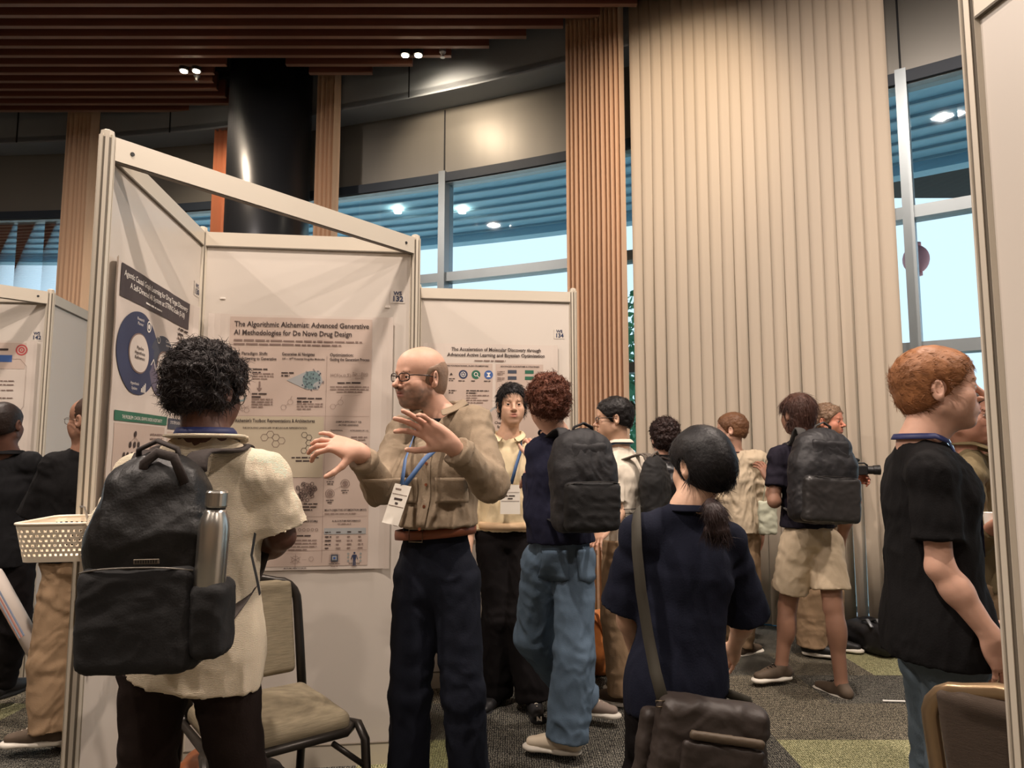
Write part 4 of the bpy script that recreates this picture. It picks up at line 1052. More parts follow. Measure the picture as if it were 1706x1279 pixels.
def folds_at(V,F,pts,amp,freq=70,R=.12):
    """compression folds around joints: (point, axis)"""
    n=vnormals(V,F)
    for (p,ax) in pts:
        q=V-np.array(p); r=np.linalg.norm(q,axis=1); a=q@nrm(ax)
        V=V+n*(amp*np.sin(a*freq+3*fbm(V*9,2,4))*np.exp(-(r/R)**2))[:,None]
    return V
class Human: pass
def human(label,base,H,head,body,skin='fair',hd=None,hpitch=0,hroll=0,J=None,girth=1.0,arms=True,neckfwd=.015,beard=None,headk=None,jaw=1.0,headres=.0035,bodyres=.011,nose=1.0,brow=None,eyes=True,bare_legs=False,hands=None,lip=(176,104,92),handres=.004,ears=True,lean=0,twist=0,covered=''):
    """head/body: compass heading in degrees (0=+X, 90=away from camera)"""
    h=Human(); t=thing('person',(base[0],base[1],0),label,'person'); h.t=t
    b=np.array([base[0],base[1],0.]); Lb,Fb,_=rotframe(body); k=headk or H/1.76; h.k=k
    Ls,Fs,_=rotframe(body+twist)
    def W(a,f,z): return b+Lb*a*H+Fb*f*H+UZ*z*H
    def WS(a,f,z): return b+Ls*a*H+Fs*(f)*H+Fb*lean*z*H+UZ*z*H
    j=dict(pel=W(0,0,.53),waist=W(0,.0,.61)+Fb*lean*.4*H,chest=WS(0,.0,.72),neck=WS(0,.0,.825),
      shL=WS(.100,0,.795),shR=WS(-.100,0,.795),elL=WS(.135,-.01,.63),elR=WS(-.135,-.01,.63),wrL=WS(.14,.05,.485),wrR=WS(-.14,.05,.485),
      hipL=W(.052,0,.515),hipR=W(-.052,0,.515),knL=W(.056,.01,.285),knR=W(-.056,.01,.285),anL=W(.06,-.015,.048),anR=W(-.06,-.015,.048))
    if hd is None: j['head']=WS(0,neckfwd+.01,.932)
    else: j['head']=P(*hd)
    if J:
        for a,q in J.items(): j[a]=P(*q) if len(q)==3 and q[2]!='w' else np.array(q[0])
    h.j=j; h.fr=rotframe(head,hpitch,hroll); h.H=H; h.Lb,h.Fb=Lb,Fb; h.Ls,h.Fs=Ls,Fs; h.g=girth; sc=H/1.76; h.sc=sc
    sk=SKIN[skin] if isinstance(skin,str) else skin
    # fine block: head and neck
    s=SDF(); head_sdf(s,j['head'],h.fr,k,jaw=jaw,k_nose=nose,neckb=j['neck'],ears=ears)
    s.cone(j['neck'],(j['neck']+j['shL'])/2-UZ*.01,.042*sc,.034*sc,k=.03); s.cone(j['neck'],(j['neck']+j['shR'])/2-UZ*.01,.042*sc,.034*sc,k=.03); s.cone(j['neck'],j['chest'],.06*sc,.09*sc,k=.04,flat=(Fs,.8))
    V1,F1=s.mesh(headres,cuts=[(j['neck']-UZ*.05,(0,0,-1))]); C1=head_tint(V1,j['head'],h.fr,sk,k,beard,lip)
    parts=[(V1,F1)]; cols=[C1]
    base_c=np.array(lin(sk))
    # torso and limbs
    s=SDF(); g=girth*sc*.9
    s.cone(j['waist'],j['chest'],.115*g,.135*g,k=.04,flat=(Fs,.72)); s.cone(j['pel'],j['waist'],.135*g,.115*g,k=.04,flat=(Fb,.75))
    s.cone(j['neck']-UZ*.04,j['chest'],.05*g,.10*g,k=.03); s.cone(j['shL'],j['shR'],.045*g,.045*g,k=.04)
    for q in('L','R'): s.cone(j['hip'+q],j['kn'+q],.082*g,.055*sc,k=.03); s.cone(j['kn'+q],j['an'+q],.050*sc,.036*sc,k=.02)
    if bare_legs:
        for q in('L','R'):
            kn,an=j['kn'+q],j['an'+q]; ca=kn+(an-kn)*.3-Fb*.018; s.ell(ca,(.052*sc,.055*sc,.11*sc),k=.03); s.ell(kn+Fb*.018,(.04,.035,.045),k=.02); s.cone(an,an-UZ*.04+Fb*.02,.032*sc,.03*sc,k=.02)
            for e in(-1,1): s.ell(an+Lb*e*.026,(.014,.016,.016),k=.01)
    V2,F2=s.mesh(bodyres if not bare_legs else .008); parts.append((V2,F2)); cols.append(base_c[None,:].repeat(len(V2),0))
    if arms:
        for q in('L','R'):
            s=SDF(); sh,el,wr=j['sh'+q],j['el'+q],j['wr'+q]; ad=nrm(wr-el)
            cv=.84 if q in covered else 1; s.cone(sh,el,.042*g,.036*sc*cv,k=.02); s.cone(el,el+(wr-el)*.35,.037*sc*cv,.040*sc*cv,k=.02); s.cone(el+(wr-el)*.3,wr,.040*sc*cv,.026*sc,k=.02)
            hs=(hands or {}).get(q)
            if hs is None: hs=dict(d=wr-el,thumb=Fb+(-Lb if q=='L' else Lb)*.3)
            if hs!='none':
                hs=dict(hs); d=hs.pop('d'); th=hs.pop('thumb'); hand(s,wr,d,th,side=q,k=sc*.98,**hs)
                # dense only around the hand
            V3,F3=s.mesh(handres); 
            cc=base_c[None,:].repeat(len(V3),0)
            rr=np.exp(-(np.linalg.norm(V3-(wr+nrm((hands or {}).get(q,{}).get('d',wr-el) if hs!='none' else wr-el)*.13),axis=1)/.07)**2)[:,None]*.35
            cc=cc*(1-rr)+cc*np.array([1.12,.80,.76])*rr; cc=cc*(1+.07*fbm(V3*35,2,3)[:,None])
            parts.append((V3,F3)); cols.append(np.clip(cc,0,1))
    V,F=merge(parts); o=link_mesh('body',V,F,skinmat,t,colattr=np.concatenate(cols)); h.body=o
    face_parts(t,j['head'],h.fr,k,hairmat(brow) if brow else None,eyes)
    return h
def shirt(h,mat,hem=.50,sleeve='short',loose=.016,name='shirt',amp=.005,seed=1,collar=None,cmat=None,vneck=False,res=.0075,belly=0,tuck=False,neckdrop=0,sl=.55,flare=.0,mat2=None,slr=1.0,hemtilt=None,scale=9,cup=0,crad=1.0):
    j=h.j; g=h.g*h.sc; s=SDF(); Fs,Fb=h.Fs,h.Fb
    s.cone(j['waist'],j['chest'],.120*g+loose*.8,.138*g+loose*.6,k=.05,flat=(Fs,.74))
    s.cone(j['pel']-UZ*.03,j['waist'],.138*g+loose+flare,.120*g+loose,k=.05,flat=(Fb,.76))
    s.cone(j['pel']-UZ*.20,j['pel'],.135*g+loose+flare,.138*g+loose+flare,k=.04,flat=(Fb,.76))
    if belly: s.ell((j['waist']+j['pel'])/2+Fb*.05+UZ*.03,(.12*g,.12*g,.12*g),k=.08)
    s.cone(j['shL']-UZ*.01,j['shR']-UZ*.01,.046*g+loose*.3,.046*g+loose*.3,k=.05)
    for q in('L','R'): s.cone(j['neck']-UZ*.012,j['sh'+q]+UZ*.0,.048*g,.046*g+loose*.3,k=.03)
    s.cone(j['chest'],j['neck']-UZ*.05,.13*g+loose*.5,.075*g,k=.05,flat=(Fs,.8))
    pts=[]
    for q in('L','R'):
        sh,el,wr=j['sh'+q],j['el'+q],j['wr'+q]
        if sleeve=='short':
            e=sh+(el-sh)*(sl+.25); d=nrm(el-sh); c=(sh+(el-sh)*sl*1.1,d)
            s.cone(sh-d*.0,e,.050*g+loose*.35,(.052*g+loose*.75)*slr,k=.03,cuts=[c]); pts.append((sh-UZ*.08,d+UZ*.2))
        elif sleeve=='long' or sleeve=='rolled':
            f=.97 if sleeve=='long' else .86; d=nrm(wr-el); we=el+(wr-el)*f
            s.cone(sh,el,.048*g+loose*.45,.042*h.sc+loose*.55,k=.03); s.cone(el,we,.042*h.sc+loose*.55,.034*h.sc+loose*.35,k=.025,cuts=[(we,d)])
            if sleeve=='rolled': s.cone(el+(wr-el)*.70,we,.038*h.sc+loose*.55,.038*h.sc+loose*.5,k=.006,cuts=[(we,d),(el+(wr-el)*.72,-d)])
            pts.append((el,nrm(el-sh)+d)); pts.append((sh-UZ*.06,nrm(el-sh)))
    # neck opening
    s.ell(j['neck']+UZ*(.062-neckdrop)+h.Fs*.03,(.070*h.sc,.072*h.sc,.06),k=.008,op='s')
    h.hem=hem; ht=np.array([0,0,-1.]) if hemtilt is None else nrm(hemtilt)
    V,F=s.mesh(res,cuts=[(j['pel']*np.array([1,1,0])+UZ*hem*h.H,ht)])
    V=cloth(V,F,amp,scale*1.15,seed,(1.15,1.15,.42)); V=folds_at(V,F,pts,amp*.8)
    o=link_mesh(name,V,F,mat,h.t)
    if collar:
        nk=j['neck']; L_,F_=h.Ls,h.Fs
        b=MB(); K=28; up_=.030; rr=.077*h.sc*crad
        ringA=[];ringB=[];ringC=[]
        gap=math.radians(24 if collar=='open' else 10)
        for i in range(K+1):
            a=PI/2+gap+(2*PI-2*gap)*i/K; dr=L_*math.cos(a)+F_*math.sin(a); fr_=max(0,math.sin(a))
            c0=nk+F_*.012+UZ*cup; ringA.append(c0+dr*rr*.96+UZ*(.012-.03*fr_)); ringB.append(c0+dr*rr*.95+UZ*(.064-.052*fr_)); 
            pt=.030+.022*max(0,math.sin(a))**4; ringC.append(c0+dr*(rr*1.0+.026+.020*fr_)+UZ*(.056-pt-.040*fr_))
        V=ringA+ringB+ringC; n=K+1; F=[(r*n+i,r*n+i+1,(r+1)*n+i+1,(r+1)*n+i) for r in(0,1) for i in range(K)]
        oc=link_mesh('collar',V,F,cmat or mat,h.t); m=oc.modifiers.new('t','SOLIDIFY'); m.thickness=.003; m=oc.modifiers.new('s','SUBSURF'); m.levels=1; m.render_levels=1
    elif collar is None:
        pass
    return o
def neckband(h,mat,r=.072,drop=.0):
    nk=h.j['neck']; b=MB(); pts=[nk+h.Fs*.012+(h.Ls*math.cos(a)+h.Fs*math.sin(a))*r*h.sc+UZ*(.014-.026*max(0,math.sin(a))-drop) for a in np.linspace(0,2*PI,28)[:-1]]
    b.tube(pts,.006,n=6,closed=True,w=.009); b.build('neckband',mat,h.t,smooth=True)
def trousers(h,mat,name='trousers',loose=.016,top=None,bottom=.03,legs=(1,1,1),amp=.005,seed=3,res=.008,short=False,scale=8,cuff=None):
    j=h.j; g=h.g*h.sc; s=SDF(); Fb=h.Fb; top=top or h.hem+.025
    s.cone(j['pel']-UZ*.01,j['waist']-UZ*.01,.130*g+loose*.3,.112*g+loose*.3,k=.03,flat=(Fb,.76))
    s.ell(j['pel']-Fb*.03-UZ*.03,(.122*g,.085*g,.10*g),[h.Lb,Fb,UZ],k=.04)
    pts=[]
    for q in('L','R'):
        hp,kn,an=j['hip'+q],j['kn'+q],j['an'+q]
        if short:
            e=hp+(kn-hp)*1.1; d=nrm(kn-hp)
            s.cone(hp,e,.084*g+loose*.6,(.078*g+loose*1.4)*legs[0],k=.02,cuts=[(hp+(kn-hp)*short,d)])
        else:
            e=an+(an-kn)*.06; d=nrm(an-kn)
            s.cone(hp,kn,.084*g+loose*.5,(.060*h.sc+loose)*legs[0],k=.025); s.cone(kn,e,(.060*h.sc+loose)*legs[1],(.046*h.sc+loose)*legs[2],k=.02,cuts=[(an-UZ*.0+d*(.02),d)])
            pts+= [(kn,d+UZ*.01),(an-d*.03,d)]
        pts.append((hp-UZ*.04,nrm(kn-hp)+h.Lb*.5))
    V,F=s.mesh(res,cuts=[(UZ*top*h.H,UZ)]); V=cloth(V,F,amp,scale,seed,(1,1,.5)); V=folds_at(V,F,pts,amp*.9,freq=60,R=.11)
    if not short: V[:,2]=np.maximum(V[:,2],.012)
    return link_mesh(name,V,F,mat,h.t)
def lanyard(h,mat,front=True,badge=None,drop=.33,w=.009,bl=None,label=None,off=.0,fwd=.03,badgeat=None,mid=None):
    nk=h.j['neck']; L_,F_=h.Ls,h.Fs; r=.084*h.sc; pts=[];ups=[]
    for a in np.linspace(math.radians(25),math.radians(155),3)[:0]: pass
    back=[nk+F_*.010+(L_*math.cos(a)+F_*math.sin(a))*r+UZ*(.028-.03*max(0,math.sin(a)+.2)) for a in np.linspace(math.radians(20),math.radians(-200),15)]
    end=(badgeat if badgeat is not None else nk-UZ*drop+F_*(.15*h.g*h.sc+fwd)); 
    o=h.j['chest']*0
    def side(p0,sg):
        m1=nk+L_*sg*.072*h.sc+F_*(.085)*h.sc-UZ*.06; m2=(m1*.5+end*.5)+F_*(.028)+UZ*.0
        return [m1,m2,end+L_*sg*.006]
    A=side(back[0],1); B=side(back[-1],-1)
    path=A[::-1]+back+B
    c=nk-UZ*.1; ups=[nrm((p-c)*np.array([1,1,.3])) for p in path]
    b=MB(); b.tube(path,.0013,n=6,w=w,up=ups); b.build('lanyard',mat,h.t,smooth=True)
    return end
def badge(h,c,ax,mat_name='badge_card',size=(.048,.068)):
    """name badge card: ax = (right, up, normal)"""
    r_,u_,n_=ax; f=Flat([paperb]); w_,h_=size
    f.rect(-w_,-h_,w_,h_,paperb,0); rr=random.Random(3)
    f.para(-w_*.7,h_*.72,w_*1.4,1,.007,ing,rr,fill=1); f.line(-w_*.9,h_*.5,w_*.9,h_*.5,.0012,ing); f.para(-w_*.5,h_*.22,w_,2,.009,ink,rr,center=True); f.line(-w_*.9,-h_*.1,w_*.9,-h_*.1,.0012,ing)
    fn=lambda a,b,l: tuple(c+r_*a+u_*b+n_*(l+.001))
    o=f.build('name_badge',fn,h.t); m=o.modifiers.new('t','SOLIDIFY'); m.thickness=.001; m.offset=-1; return o
paperb=M('badge_card',(232,226,214),.5)
def glasses(h,mat,lens=None,rw=.024,rh=.016,r=.0013,full=True,drop=-.004):
    L_,F_,U_=h.fr; k=h.k; c=h.j['head']; W=lambda l,f,u: c+(L_*l+F_*f+U_*(u+drop+.004))*k
    b=MB()
    for q in(-1,1):
        pts=[]
        for a in np.linspace(0,2*PI,20)[:-1]:
            ca,sa=math.cos(a),math.sin(a); x=rw*abs(ca)**.7*(1 if ca>0 else -1); y=rh*abs(sa)**.7*(1 if sa>0 else -1)
            pts.append(W(q*.033+x,.104-abs(q*.033+x)**2*3.2,-.004+y))
        b.tube(pts,r*k,n=6,closed=True)
        b.tube([W(q*(.033+rw),.104-.0102,.002),W(q*.073,.080,.004),W(q*.081,.02,.002),W(q*.084,-.012,-.004)],r*k,n=6,w=.0022*k)
    b.tube([W(-.010,.104,-.002),W(0,.106,.001),W(.010,.104,-.002)],r*k,n=6)
    return b.build('glasses',mat,h.t,smooth=True)
def belt(h,mat,z,buckle=None,grow=.0,bang=0,tilt=0):
    j=h.j; g=h.g*h.sc; c=j['pel']+(j['waist']-j['pel'])*.6; c=np.array([c[0],c[1],z]); K=40; b=MB()
    a_=.128*g+.012+grow; b_=a_*.80
    P_=lambda a: c+h.Lb*math.cos(a)*a_+h.Fb*math.sin(a)*b_+h.Lb*0+UZ*tilt*math.cos(a)
    pts=[P_(2*PI*i/K) for i in range(K)]; b.tube(pts,.003,n=6,closed=True,w=.019,up=[nrm((p-c)*np.array([1,1,0])) for p in pts]); o=b.build('belt',mat,h.t,smooth=True)
    if buckle:
        a=PI/2+bang; p=P_(a)+h.Fb*.006; b=MB(); w_=.026; hh=.022
        b.tube([p+h.Lb*x+UZ*y for x,y in((-w_,-hh),(w_,-hh),(w_,hh),(-w_,hh))],.0028,n=6,closed=True); OFF[o]=OFF[h.t]; b.build('buckle',buckle,o,smooth=True)
    return o

def vco(o):
    n=len(o.data.vertices); a=np.empty(n*3,np.float32); o.data.vertices.foreach_get('co',a); return a.reshape(-1,3).astype(float)+OFF[o]
def patch(h,o,a0,a1,z0,z1,mat,name,sgn=1,pt=0,lift=.0035,F_=None,L_=None,n=9,c=None,rim=None):
    """cloth patch lying on the surface of garment o; a is sideways from the body axis, z height"""
    V=vco(o); F_=h.Fs if F_ is None else F_; L_=h.Ls if L_ is None else L_; c=h.j['chest'] if c is None else c
    A=(V-c)@L_; Fd=((V-c)@F_)*sgn; Z=V[:,2]; G=[]
    for j in range(n):
        for i in range(n):
            a=a0+(a1-a0)*i/(n-1); z=z0+(z1-z0)*j/(n-1)
            if pt and j==0: z-=pt*(1-abs(2*i/(n-1)-1))
            m=(np.abs(A-a)<.010)&(np.abs(Z-z)<.010)
            if not m.any(): m=(np.abs(A-a)<.025)&(np.abs(Z-z)<.025)
            f=Fd[m].max() if m.any() else 0
            G.append(c*np.array([1,1,0])+L_*a+F_*sgn*(f+lift)+UZ*z)
    F=[(j*n+i,j*n+i+1,(j+1)*n+i+1,(j+1)*n+i) for j in range(n-1) for i in range(n-1)]
    p=link_mesh(name,G,F,mat,h.t); m=p.modifiers.new('t','SOLIDIFY'); m.thickness=.003
    return p
def beard(h,color,N=1200,length=.007,seed=1,full=1.0):
    V=vco(h.body); L_,F_,U_=h.fr; q=(V-h.j['head'])/h.k; l=q@L_; f=q@F_; u=q@U_
    m=((u<-.040)&(u>-.125)&(f>.02)&(np.linalg.norm(q,axis=1)<.16)&~((u>-.080)&(u<-.054)&(np.abs(l)<.022)&(f>.06)))&((np.abs(l)<.030)|(u<-.07)|(f<.05)|(full>.9))&((u<-.05)|(np.abs(l)<.026))
    cheek=(np.abs(l)<.045)&(u>-.062)&(f>.04)&(np.abs(l)>.027); m&=~cheek
    m|=(np.abs(u+.0515)<.0055)&(np.abs(l)<.024)&(f>.075)
    idx=np.nonzero(m)[0]
    if not len(idx): return
    n=nrm0(q[idx]-np.array([0,0,0])); 
    SV,SF=strands(h.t,V[idx],n,N,h.j['head'],h.fr,length,(0,.2,-1,.3),None,h.t,seed,0,.0008,segs=2,out=.35)
    link_mesh('beard',SV,SF,hairmat(color),h.t)
def nrm0(a): return a/(np.linalg.norm(a,axis=1)[:,None]+1e-9)
# ---------------------------------------------------------------- cloth materials
def cl(name,c,**k):
    d=dict(rough=.88,vary=.12,vscale=12,bump=.25,bscale=180,sheen=0,spec=.15); d.update(k); return M(name,c,**d)
c_cream=cl('cream_textured_cotton',(222,208,184),weave=95,bump=.55,bscale=90)
c_dkbrown=cl('dark_brown_twill',(34,25,22)); c_black=cl('black_cotton',(20,19,20)); c_navy=cl('navy_jersey',(25,28,42)); c_taupe=cl('taupe_poplin',(142,126,106),vary=.08,rough=.7)
c_jean=cl('dark_indigo_denim',(20,23,33),vary=.3,vscale=5); c_jeanl=cl('washed_blue_denim',(88,106,124),vary=.35,vscale=3.5); c_jeang=cl('grey_blue_denim',(94,108,118),vary=.28,vscale=3)
c_knit=cl('cream_knit',(226,208,172),weave=110,bump=.4,bscale=70); c_polo=cl('off_white_pique',(214,204,188)); c_khaki=cl('khaki_cotton',(146,122,96),vary=.2); c_beige=cl('beige_crepe',(190,174,150)); c_olive=cl('olive_cotton',(104,92,68))
c_tauptr=cl('taupe_trouser_cloth',(128,108,84)); c_short=cl('sand_shorts_cotton',(200,182,156)); c_dark=cl('charcoal_wool',(24,24,26)); c_blacktr=cl('black_trouser_cloth',(20,17,18)); c_grey=cl('dark_grey_jacket',(54,52,56)); c_purp=cl('navy_sweatshirt',(30,31,48))
m_lan=M('lanyard_navy',(32,40,86),.6,vary=.2,vscale=40); m_lan2=M('lanyard_blue',(56,88,132),.6,vary=.4,vscale=30); m_leather=M('belt_leather_brown',(126,70,44),.45,vary=.15,vscale=20,bump=.1); m_buckle=M('buckle_metal',(150,135,115),.3,metal=.9)
m_gl=M('glasses_frame_dark',(40,32,28),.3,metal=.3); m_glt=M('glasses_frame_thin',(110,95,80),.3,metal=.6)
s_white=M('shoe_cream_leather',(214,200,178),.5,vary=.06); s_soleW=M('sole_white',(214,208,196),.6); s_black=M('shoe_black',(26,25,27),.55,vary=.2); s_grey=M('shoe_grey_suede',(130,116,106),.8); s_brown=M('shoe_olive_brown',(84,70,56),.75,vary=.3,vscale=20); s_blk_sole=M('sole_black',(22,22,22),.8); s_lace=M('lace_pale',(210,200,180),.8)
PPL={}
# 1 -- man with big black backpack
h=human('person in a cream short-sleeved shirt with a big black backpack, back turned',(P(330,900,1.95)[0],1.97),1.70,74,92,'brown',hd=(345,652,1.95),hpitch=-8,headk=.98,
  J=dict(neck=(342,735,1.93),shL=(232,795,1.95),shR=(440,792,1.97),elL=(190,900,1.95),elR=(470,893,2.02),wrL=(225,935,2.2),wrR=(424,930,2.22),hipL=(262,1090,1.96),hipR=(372,1090,1.98),knL=(244,1290,1.98),knR=(398,1290,2.0),anL=(226,1560,1.97),anR=(414,1560,2.0)),girth=1.08,lip=(120,70,60))
PPL['pack']=h
shirt(h,c_cream,hem=.462,sleeve='short',loose=.03,amp=.006,seed=11,sl=.78,flare=.0,slr=1.12,hemtilt=(-.16,0,-1),scale=7)
b=MB(); nk=h.j['neck']
trousers(h,c_dkbrown,loose=.014,legs=(1.0,1.02,1.15),seed=12,amp=.006)
hair(h.t,h.j['head'],h.fr,h.k,(30,22,20),vol=.026,N=3600,length=.036,curl=1.2,rough=.010,nape=-.075,seed=3,flow=(.1,-.2,-.5,.9),out=.55,w=.0017,sideburn=-.045,thick=1.1)
lanyard(h,m_lan,w=.012); glasses(h,m_glt)
pts=[nk+h.Fs*.008+(h.Ls*math.cos(a)+h.Fs*math.sin(a))*.090+UZ*(.014-.02*max(0,math.sin(a))) for a in np.linspace(0,2*PI,24)[:-1]]; b.tube(pts,.006,n=6,closed=True,w=.024); b.build('collar_band',c_cream,h.t,smooth=True)
for q in('L','R'): shoe(h.t,h.j['an'+q],h.Fb,1.7,s_black,s_blk_sole)
# 2 -- speaking man
SPX=P(725,900,2.6)[0]
h=human('bald bearded person in a taupe shirt, gesturing with both hands',(SPX,2.62),1.80,-136,-108,'fair',hd=(700,628,2.6),hpitch=-3,hroll=-3,headk=.97,lean=.0,
  J=dict(neck=(736,700,2.64),chest=(735,780,2.62),waist=(725,865,2.62),shR=(672,722,2.70),shL=(790,706,2.54),elR=(632,812,2.48),wrR=(598,752,2.30),elL=(818,806,2.34),wrL=(748,738,2.18),
   hipR=(697,960,2.62),hipL=(757,960,2.60),knR=(683,1150,2.60),knL=(771,1150,2.56),anR=(678,1450,2.62),anL=(792,1450,2.58)),
  beard=((92,78,68),.64),girth=1.03,headres=.0028,handres=.0032,nose=1.04,covered='LR',brow=(84,64,52),lip=(160,98,88),
  hands=dict(R=dict(d=(-.93,-.12,.30),thumb=(.1,-.65,-.75),curls=[(34,30,20),(26,28,18),(20,24,14),(4,22,14)],spread=15,thumb_dir=(-.55,-.35,-.75),tc=12),
             L=dict(d=(-.80,-.12,.52),thumb=(-.35,.35,-.85),curls=[(18,26,16),(8,18,12),(6,14,10),(22,30,22)],spread=13,thumb_dir=(-.85,.05,-.22),tc=10)))
PPL['speaker']=h
so=shirt(h,c_taupe,hem=.632,sleeve='rolled',loose=.024,amp=.007,seed=21,collar='open',neckdrop=.01,belly=1,cup=.030,crad=1.08,res=.0065,scale=8)
b=MB(); 
s=SDF(); s.cone(h.j['neck']-UZ*.0+h.Fs*.02,h.j['chest']+h.Fs*.02,.062,.09,k=.02); V,F=s.mesh(.008,cuts=[(h.j['neck']+UZ*.004,UZ)]); link_mesh('undershirt',V,F,c_black,h.t)
trousers(h,c_jean,loose=.012,top=.626,legs=(1.02,1.04,1.22),seed=22,amp=.006)
belt(h,m_leather,h.H*.618,m_buckle,grow=.006,bang=.12,tilt=.014)
cz=h.j['chest'][2]
patch(h,so,.035,.135,cz-.03,cz-.15+.03,c_taupe,'chest_pocket',pt=-.0)
patch(h,so,-.135,-.035,cz-.03,cz-.12,c_taupe,'chest_pocket')
patch(h,so,-.016,.016,h.H*.635,cz+.06,c_taupe,'button_placket',n=12,lift=.0025)
for k_ in range(4):
    z_=cz+.02-.075*k_; V=vco(so); m_=(np.abs((V-h.j['chest'])@h.Ls)<.01)&(np.abs(V[:,2]-z_)<.01); f_=((V[m_]-h.j['chest'])@h.Fs).max() if m_.any() else .1
    b=MB(); b.lathe([(.0055,0),(.0055,.002)],h.j['chest']*np.array([1,1,0])+h.Fs*(f_+.0055)+UZ*z_,ax=h.Fs,n=12); b.build('button',m_leather,h.t)
# hair at the sides and back only
L_,F_,U_=h.fr; c=h.j['head']; s=SDF(); s.ell(c-F_*.018+U_*.020,(.0785,.0995,.079),[L_,F_,U_],k=.01); s.ell(c-F_*.04-U_*.03,(.068,.070,.06),[L_,F_,U_],k=.02)
for q in(-1,1): s.ell(c+L_*q*.085-F_*.010-U_*.012,(.03,.022,.034),[L_,F_,U_],k=.005,op='s')
V,F=s.mesh(.005,cuts=[(c+F_*.022,F_+U_*.15),(c+U_*.052-F_*.03,U_+F_*.45),(c-U_*.078,-U_+F_*.5)]); n=vnormals(V,F); SV,SF=strands(h.t,V,n,1500,c,h.fr,.012,(0,-.5,-.8,.3),None,h.t,4,0,.0009,out=.15); V,F=merge([(V,F),(SV,SF)]); link_mesh('hair',V,F,hairmat((134,110,92)),h.t)
beard(h,(88,74,64),2600,.008)
glasses(h,m_gl,rw=.026,rh=.015,r=.0021,drop=-.003)
end=P(672,808,2.36); lanyard(h,m_lan2,w=.010,badgeat=end)
cc=P(661,840,2.345); u_=nrm(P(672,808,2.36)-P(652,868,2.33)); r_=nrm(np.array([.92,-.38,.0])-u_*np.dot(u_,[.92,-.38,0])); badge(h,cc,(r_,u_,np.cross(r_,u_)),size=(.033,.068))
for q in('L','R'): shoe(h.t,h.j['an'+q],h.Fb,1.8,s_black,s_blk_sole)
# 3 -- man in cream knit
h=human('black-haired person facing the camera in a cream knit shirt',(P(846,900,4.05)[0],4.07),1.80,-84,-88,'asian',covered='LR',hd=(853,675,4.05),hpitch=2,headk=1.0,
  J=dict(shL=(898,752,4.05),shR=(805,755,4.05),elR=(785,850,4.05),elL=(905,850,4.0),wrR=(778,925,3.98),wrL=(898,925,3.95),anR=(826,1150,4.1),knR=(832,1030,4.05),anL=(888,1158,3.98),knL=(868,1030,4.0)),
  brow=(26,20,20),lip=(196,120,108),headres=.0035,jaw=.96)
shirt(h,c_knit,hem=.535,sleeve='long',loose=.026,amp=.005,seed=31,collar='open'); trousers(h,c_blacktr,loose=.02,legs=(1.15,1.25,1.5),seed=32,bottom=.02)
b=MB(); z=h.H*.553; pts=[h.j['pel']*np.array([1,1,0])+UZ*z+h.Lb*math.cos(a)*.176+h.Fb*math.sin(a)*.136 for a in np.linspace(0,2*PI,33)[:-1]]; b.tube(pts,.007,n=6,closed=True,w=.024,up=[nrm((p-h.j['pel'])*np.array([1,1,0])) for p in pts]); b.build('ribbed_hem',cl('cream_rib',(216,186,150)),h.t,smooth=True)
hair(h.t,h.j['head'],h.fr,h.k,(20,18,20),vol=.016,N=2000,length=.05,rough=.004,nape=-.07,seed=7,flow=(.5,.5,-.6,.4),out=.25,w=.002,front=(.092,.068),sideburn=-.035)
e=P(850,806,3.90); lanyard(h,m_lan2,w=.011,badgeat=e); badge(h,e-UZ*.085,(np.array([1,0,0.]),UZ,np.array([0,-1.,0])),size=(.055,.080))
shoe(h.t,h.j['anR'],unit(-110),1.8,s_black,s_blk_sole); o=shoe(h.t,h.j['anL'],unit(-82),1.8,s_black,s_blk_sole,lace=s_lace)
V=vco(o); d_=V-P(897,1182,3.9); m_=(np.abs(d_[:,0])<.02)&(np.abs(d_[:,2])<.02); y_=V[m_][:,1].min() if m_.any() else 3.85; TV,TF=text_geo('N',.036,.06,'CENTER'); q_=P(897,1182,3.9); link_mesh('letter_mark',[(q_[0]+a,y_-.004+.35*(b-.02),q_[2]-.02+b) for a,b in TV],TF,paperb,o,smooth=False)
# 4 -- curly man in navy with backpack and jeans
h=human('curly brown-haired person in navy sweatshirt and blue jeans, legs crossed',(P(932,900,3.4)[0],3.4),1.78,112,112,'fair',covered='LR',hd=(912,672,3.38),hpitch=-4,headk=.98,
  J=dict(neck=(925,722,3.42),chest=(935,790,3.42),shL=(898,752,3.42),shR=(985,760,3.42),elL=(892,855,3.40),wrL=(882,790,3.55),elR=(930,850,3.62),wrR=(896,768,3.62),pel=(935,905,3.42),hipL=(902,935,3.44),hipR=(956,935,3.40),
   knL=(890,1062,3.58),anL=(968,1160,3.80),knR=(958,1085,3.36),anR=(945,1222,3.36)),hands=dict(L=dict(d=(-.05,.3,-.8),thumb=(-.6,.6,.1),curl=(35,45,30)),R=dict(d=(-.15,.3,.85),thumb=(-.8,-.2,.2),curl=(30,40,30))),lip=(180,110,100))
PPL['curly']=h
shirt(h,c_purp,hem=.548,sleeve='long',loose=.024,amp=.006,seed=41); trousers(h,c_jeanl,loose=.024,legs=(1.12,1.2,1.42),seed=42,amp=.007,top=.585)
jt=[o for o in h.t.children if o.name.startswith('trousers')][0]
patch(h,jt,-.135,-.02,h.H*.46,h.H*.535,c_jeanl,'back_pocket',sgn=-1,pt=.02,F_=h.Fb,L_=h.Lb,c=h.j['pel'],lift=.0005)
patch(h,jt,.02,.13,h.H*.46,h.H*.535,c_jeanl,'back_pocket',sgn=-1,pt=.02,F_=h.Fb,L_=h.Lb,c=h.j['pel'],lift=.0005)
